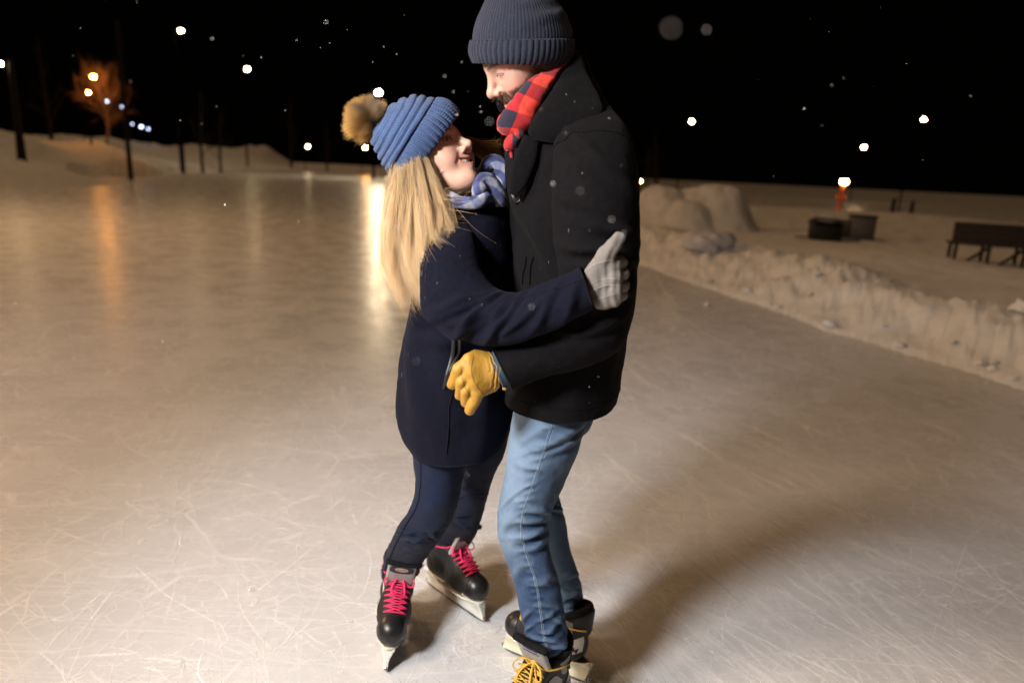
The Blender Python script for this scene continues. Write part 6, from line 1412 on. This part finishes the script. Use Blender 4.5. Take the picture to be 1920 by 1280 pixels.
# ================================================================== FALLING SNOW
M_FLAKE = plain('snowflake', (.9, .9, .92), .7, .3, 0, .03)
rf = np.random.default_rng(77)
def flake_mesh(seed):
    V, Fs = sphere((0, 0, 0), 1, 10, 7); V = V * (1 + .35 * vnoise(V * 1.7 + seed, seed))[:, None]; return V, Fs
protos = []
def flake(px, py, d, r, label, group):
    c = P(px, py, d)
    if len(protos) < 6:
        V, Fs = flake_mesh(len(protos)); o = build('snowflake', V, Fs, M_FLAKE, loc=(0, 0, 0)); protos.append(o)
    else:
        o = protos[rf.integers(6)].copy(); C.objects.link(o)
    o.location = c; r = r * .78; o.scale = (r, r * rf.uniform(.6, 1), r * rf.uniform(.7, 1.2)); o.rotation_euler = rf.uniform(0, 6, 3); tag(o, label, 'snowflake', group)
big = ((1258, 53, .36, .0013, 'big blurred snowflake in the dark sky right of the slate beanie'), (1543, 738, .37, .0013, 'big blurred snowflake over the ice right of the man'), (1325, 56, .62, .0013, 'blurred snowflake next to the biggest one in the dark sky'), (918, 228, .64, .0010, 'blurred snowflake between the two faces'),
       (1088, 358, .66, .0013, 'blurred snowflake before the upper sleeve of the black coat'), (1147, 411, .70, .0013, 'blurred snowflake before the black coat just above the raised thumb'), (1037, 345, .85, .0014, 'bright snowflake before the black coat near the button'), (1169, 438, .72, .0013, 'snowflake at the tip of the raised thumb'),
       (997, 575, .74, .0014, 'blurred snowflake before the navy sleeve'), (781, 677, .66, .0011, 'blurred snowflake before the navy coat left of the pocket'), (612, 42, .95, .0013, 'bright snowflake high in the sky left of the slate beanie'), (857, 215, 1.2, .0014, 'bright snowflake just off the brow of the woman'), (850, 172, 1.15, .0012, 'bright snowflake above the blue hat'),
       (422, 384, 1.3, .0018, 'bright snowflake over the left ice'), (1508, 204, 1.2, .0014, 'small snowflake in the dark sky between two right-hand lamps'), (540, 735, .62, .0008, 'faint blurred snowflake over the ice left of the navy coat'), (733, 1078, .66, .0007, 'faint blurred snowflake before the dark jeans'), (875, 890, .68, .0007, 'faint snowflake before the hem of the navy coat'))
for px, py, d, r, lb in big: flake(px, py, d, r, lb, None)
small = ((151, 53), (257, 4), (398, 73), (456, 105), (490, 108), (651, 56), (618, 81), (601, 90), (719, 88), (744, 102), (699, 117), (866, 117), (758, 29), (556, 76), (406, 200), (378, 232), (338, 226), (535, 208), (834, 143), (878, 172), (900, 200), (902, 210), (66, 440), (15, 455), (105, 383), (405, 355), (537, 463), (560, 415), (305, 640), (535, 690), (29, 568), (270, 300), (137, 105), (245, 153), (1092, 325), (1105, 432), (1142, 222), (1165, 310), (1122, 706), (1105, 725), (1105, 755), (1015, 205), (1060, 250), (880, 560), (760, 590), (740, 615), (1290, 910), (1570, 905), (1335, 1220), (1520, 1125), (1440, 870), (1730, 300), (1820, 180), (1450, 330), (1560, 160), (1700, 120))
for px, py in small:
    flake(px, py, rf.uniform(1.0, 1.55), rf.uniform(.0006, .0011), 'small white snowflake falling through the flash light', 'small falling snowflakes')
for k in range(36):
    flake(rf.uniform(0, 1920), rf.uniform(0, 1280) ** 1.0 * (.45 if rf.random() < .6 else 1), rf.uniform(1.0, 3.2), rf.uniform(.0004, .0010), 'small white snowflake falling through the flash light', 'small falling snowflakes')
# ================================================================== LIGHT, SKY, RENDER
w = bpy.data.worlds.new('World'); scene.world = w; w.use_nodes = True
w.node_tree.nodes['Background'].inputs[0].default_value = (.9, .55, .35, 1); w.node_tree.nodes['Background'].inputs[1].default_value = .0006
def look(o, frm, to):
    o.location = frm; o.rotation_euler = (Vector(to) - Vector(frm)).to_track_quat('-Z', 'Y').to_euler()
def light(name, kind, energy, col, frm, to, **k):
    l = bpy.data.lights.new(name, kind); l.energy = energy; l.color = col
    for a, v in k.items(): setattr(l, a, v)
    o = bpy.data.objects.new(name, l); C.objects.link(o); look(o, frm, to); return o
light('flash', 'SPOT', 640, (1, .99, .99), (-1.85, -.25, 2.45), (-.12, 1.95, .72), spot_size=math.radians(72), spot_blend=1, shadow_soft_size=.30)
light('warm_floodlight', 'POINT', 1000, (1, .77, .58), (-4.1, -.35, 4.6), (0, 0, 0), shadow_soft_size=.55)
light('ambient_fill', 'SUN', .52, (1, .60, .31), (-6, 4, 9), (0, 0, 0), angle=math.radians(85))  # wide dim lamp added at night for the joint glow of many street lamps
light('left_fill_light', 'POINT', 2300, (1, .58, .28), (-13, 11, 8), (0, 0, 0), shadow_soft_size=1.2)  # unseen lamp added to warm and brighten the ice on the left
v = scene.view_settings; v.view_transform = 'Standard'; v.look = 'None'; v.exposure = 0; v.gamma = 1; v.use_curve_mapping = False
cy = scene.cycles; cy.use_denoising = True; cy.max_bounces = 5; cy.diffuse_bounces = 2; cy.glossy_bounces = 3; cy.transparent_max_bounces = 12; cy.sample_clamp_indirect = 4; cy.use_light_tree = True
cy.caustics_reflective = False; cy.caustics_refractive = False
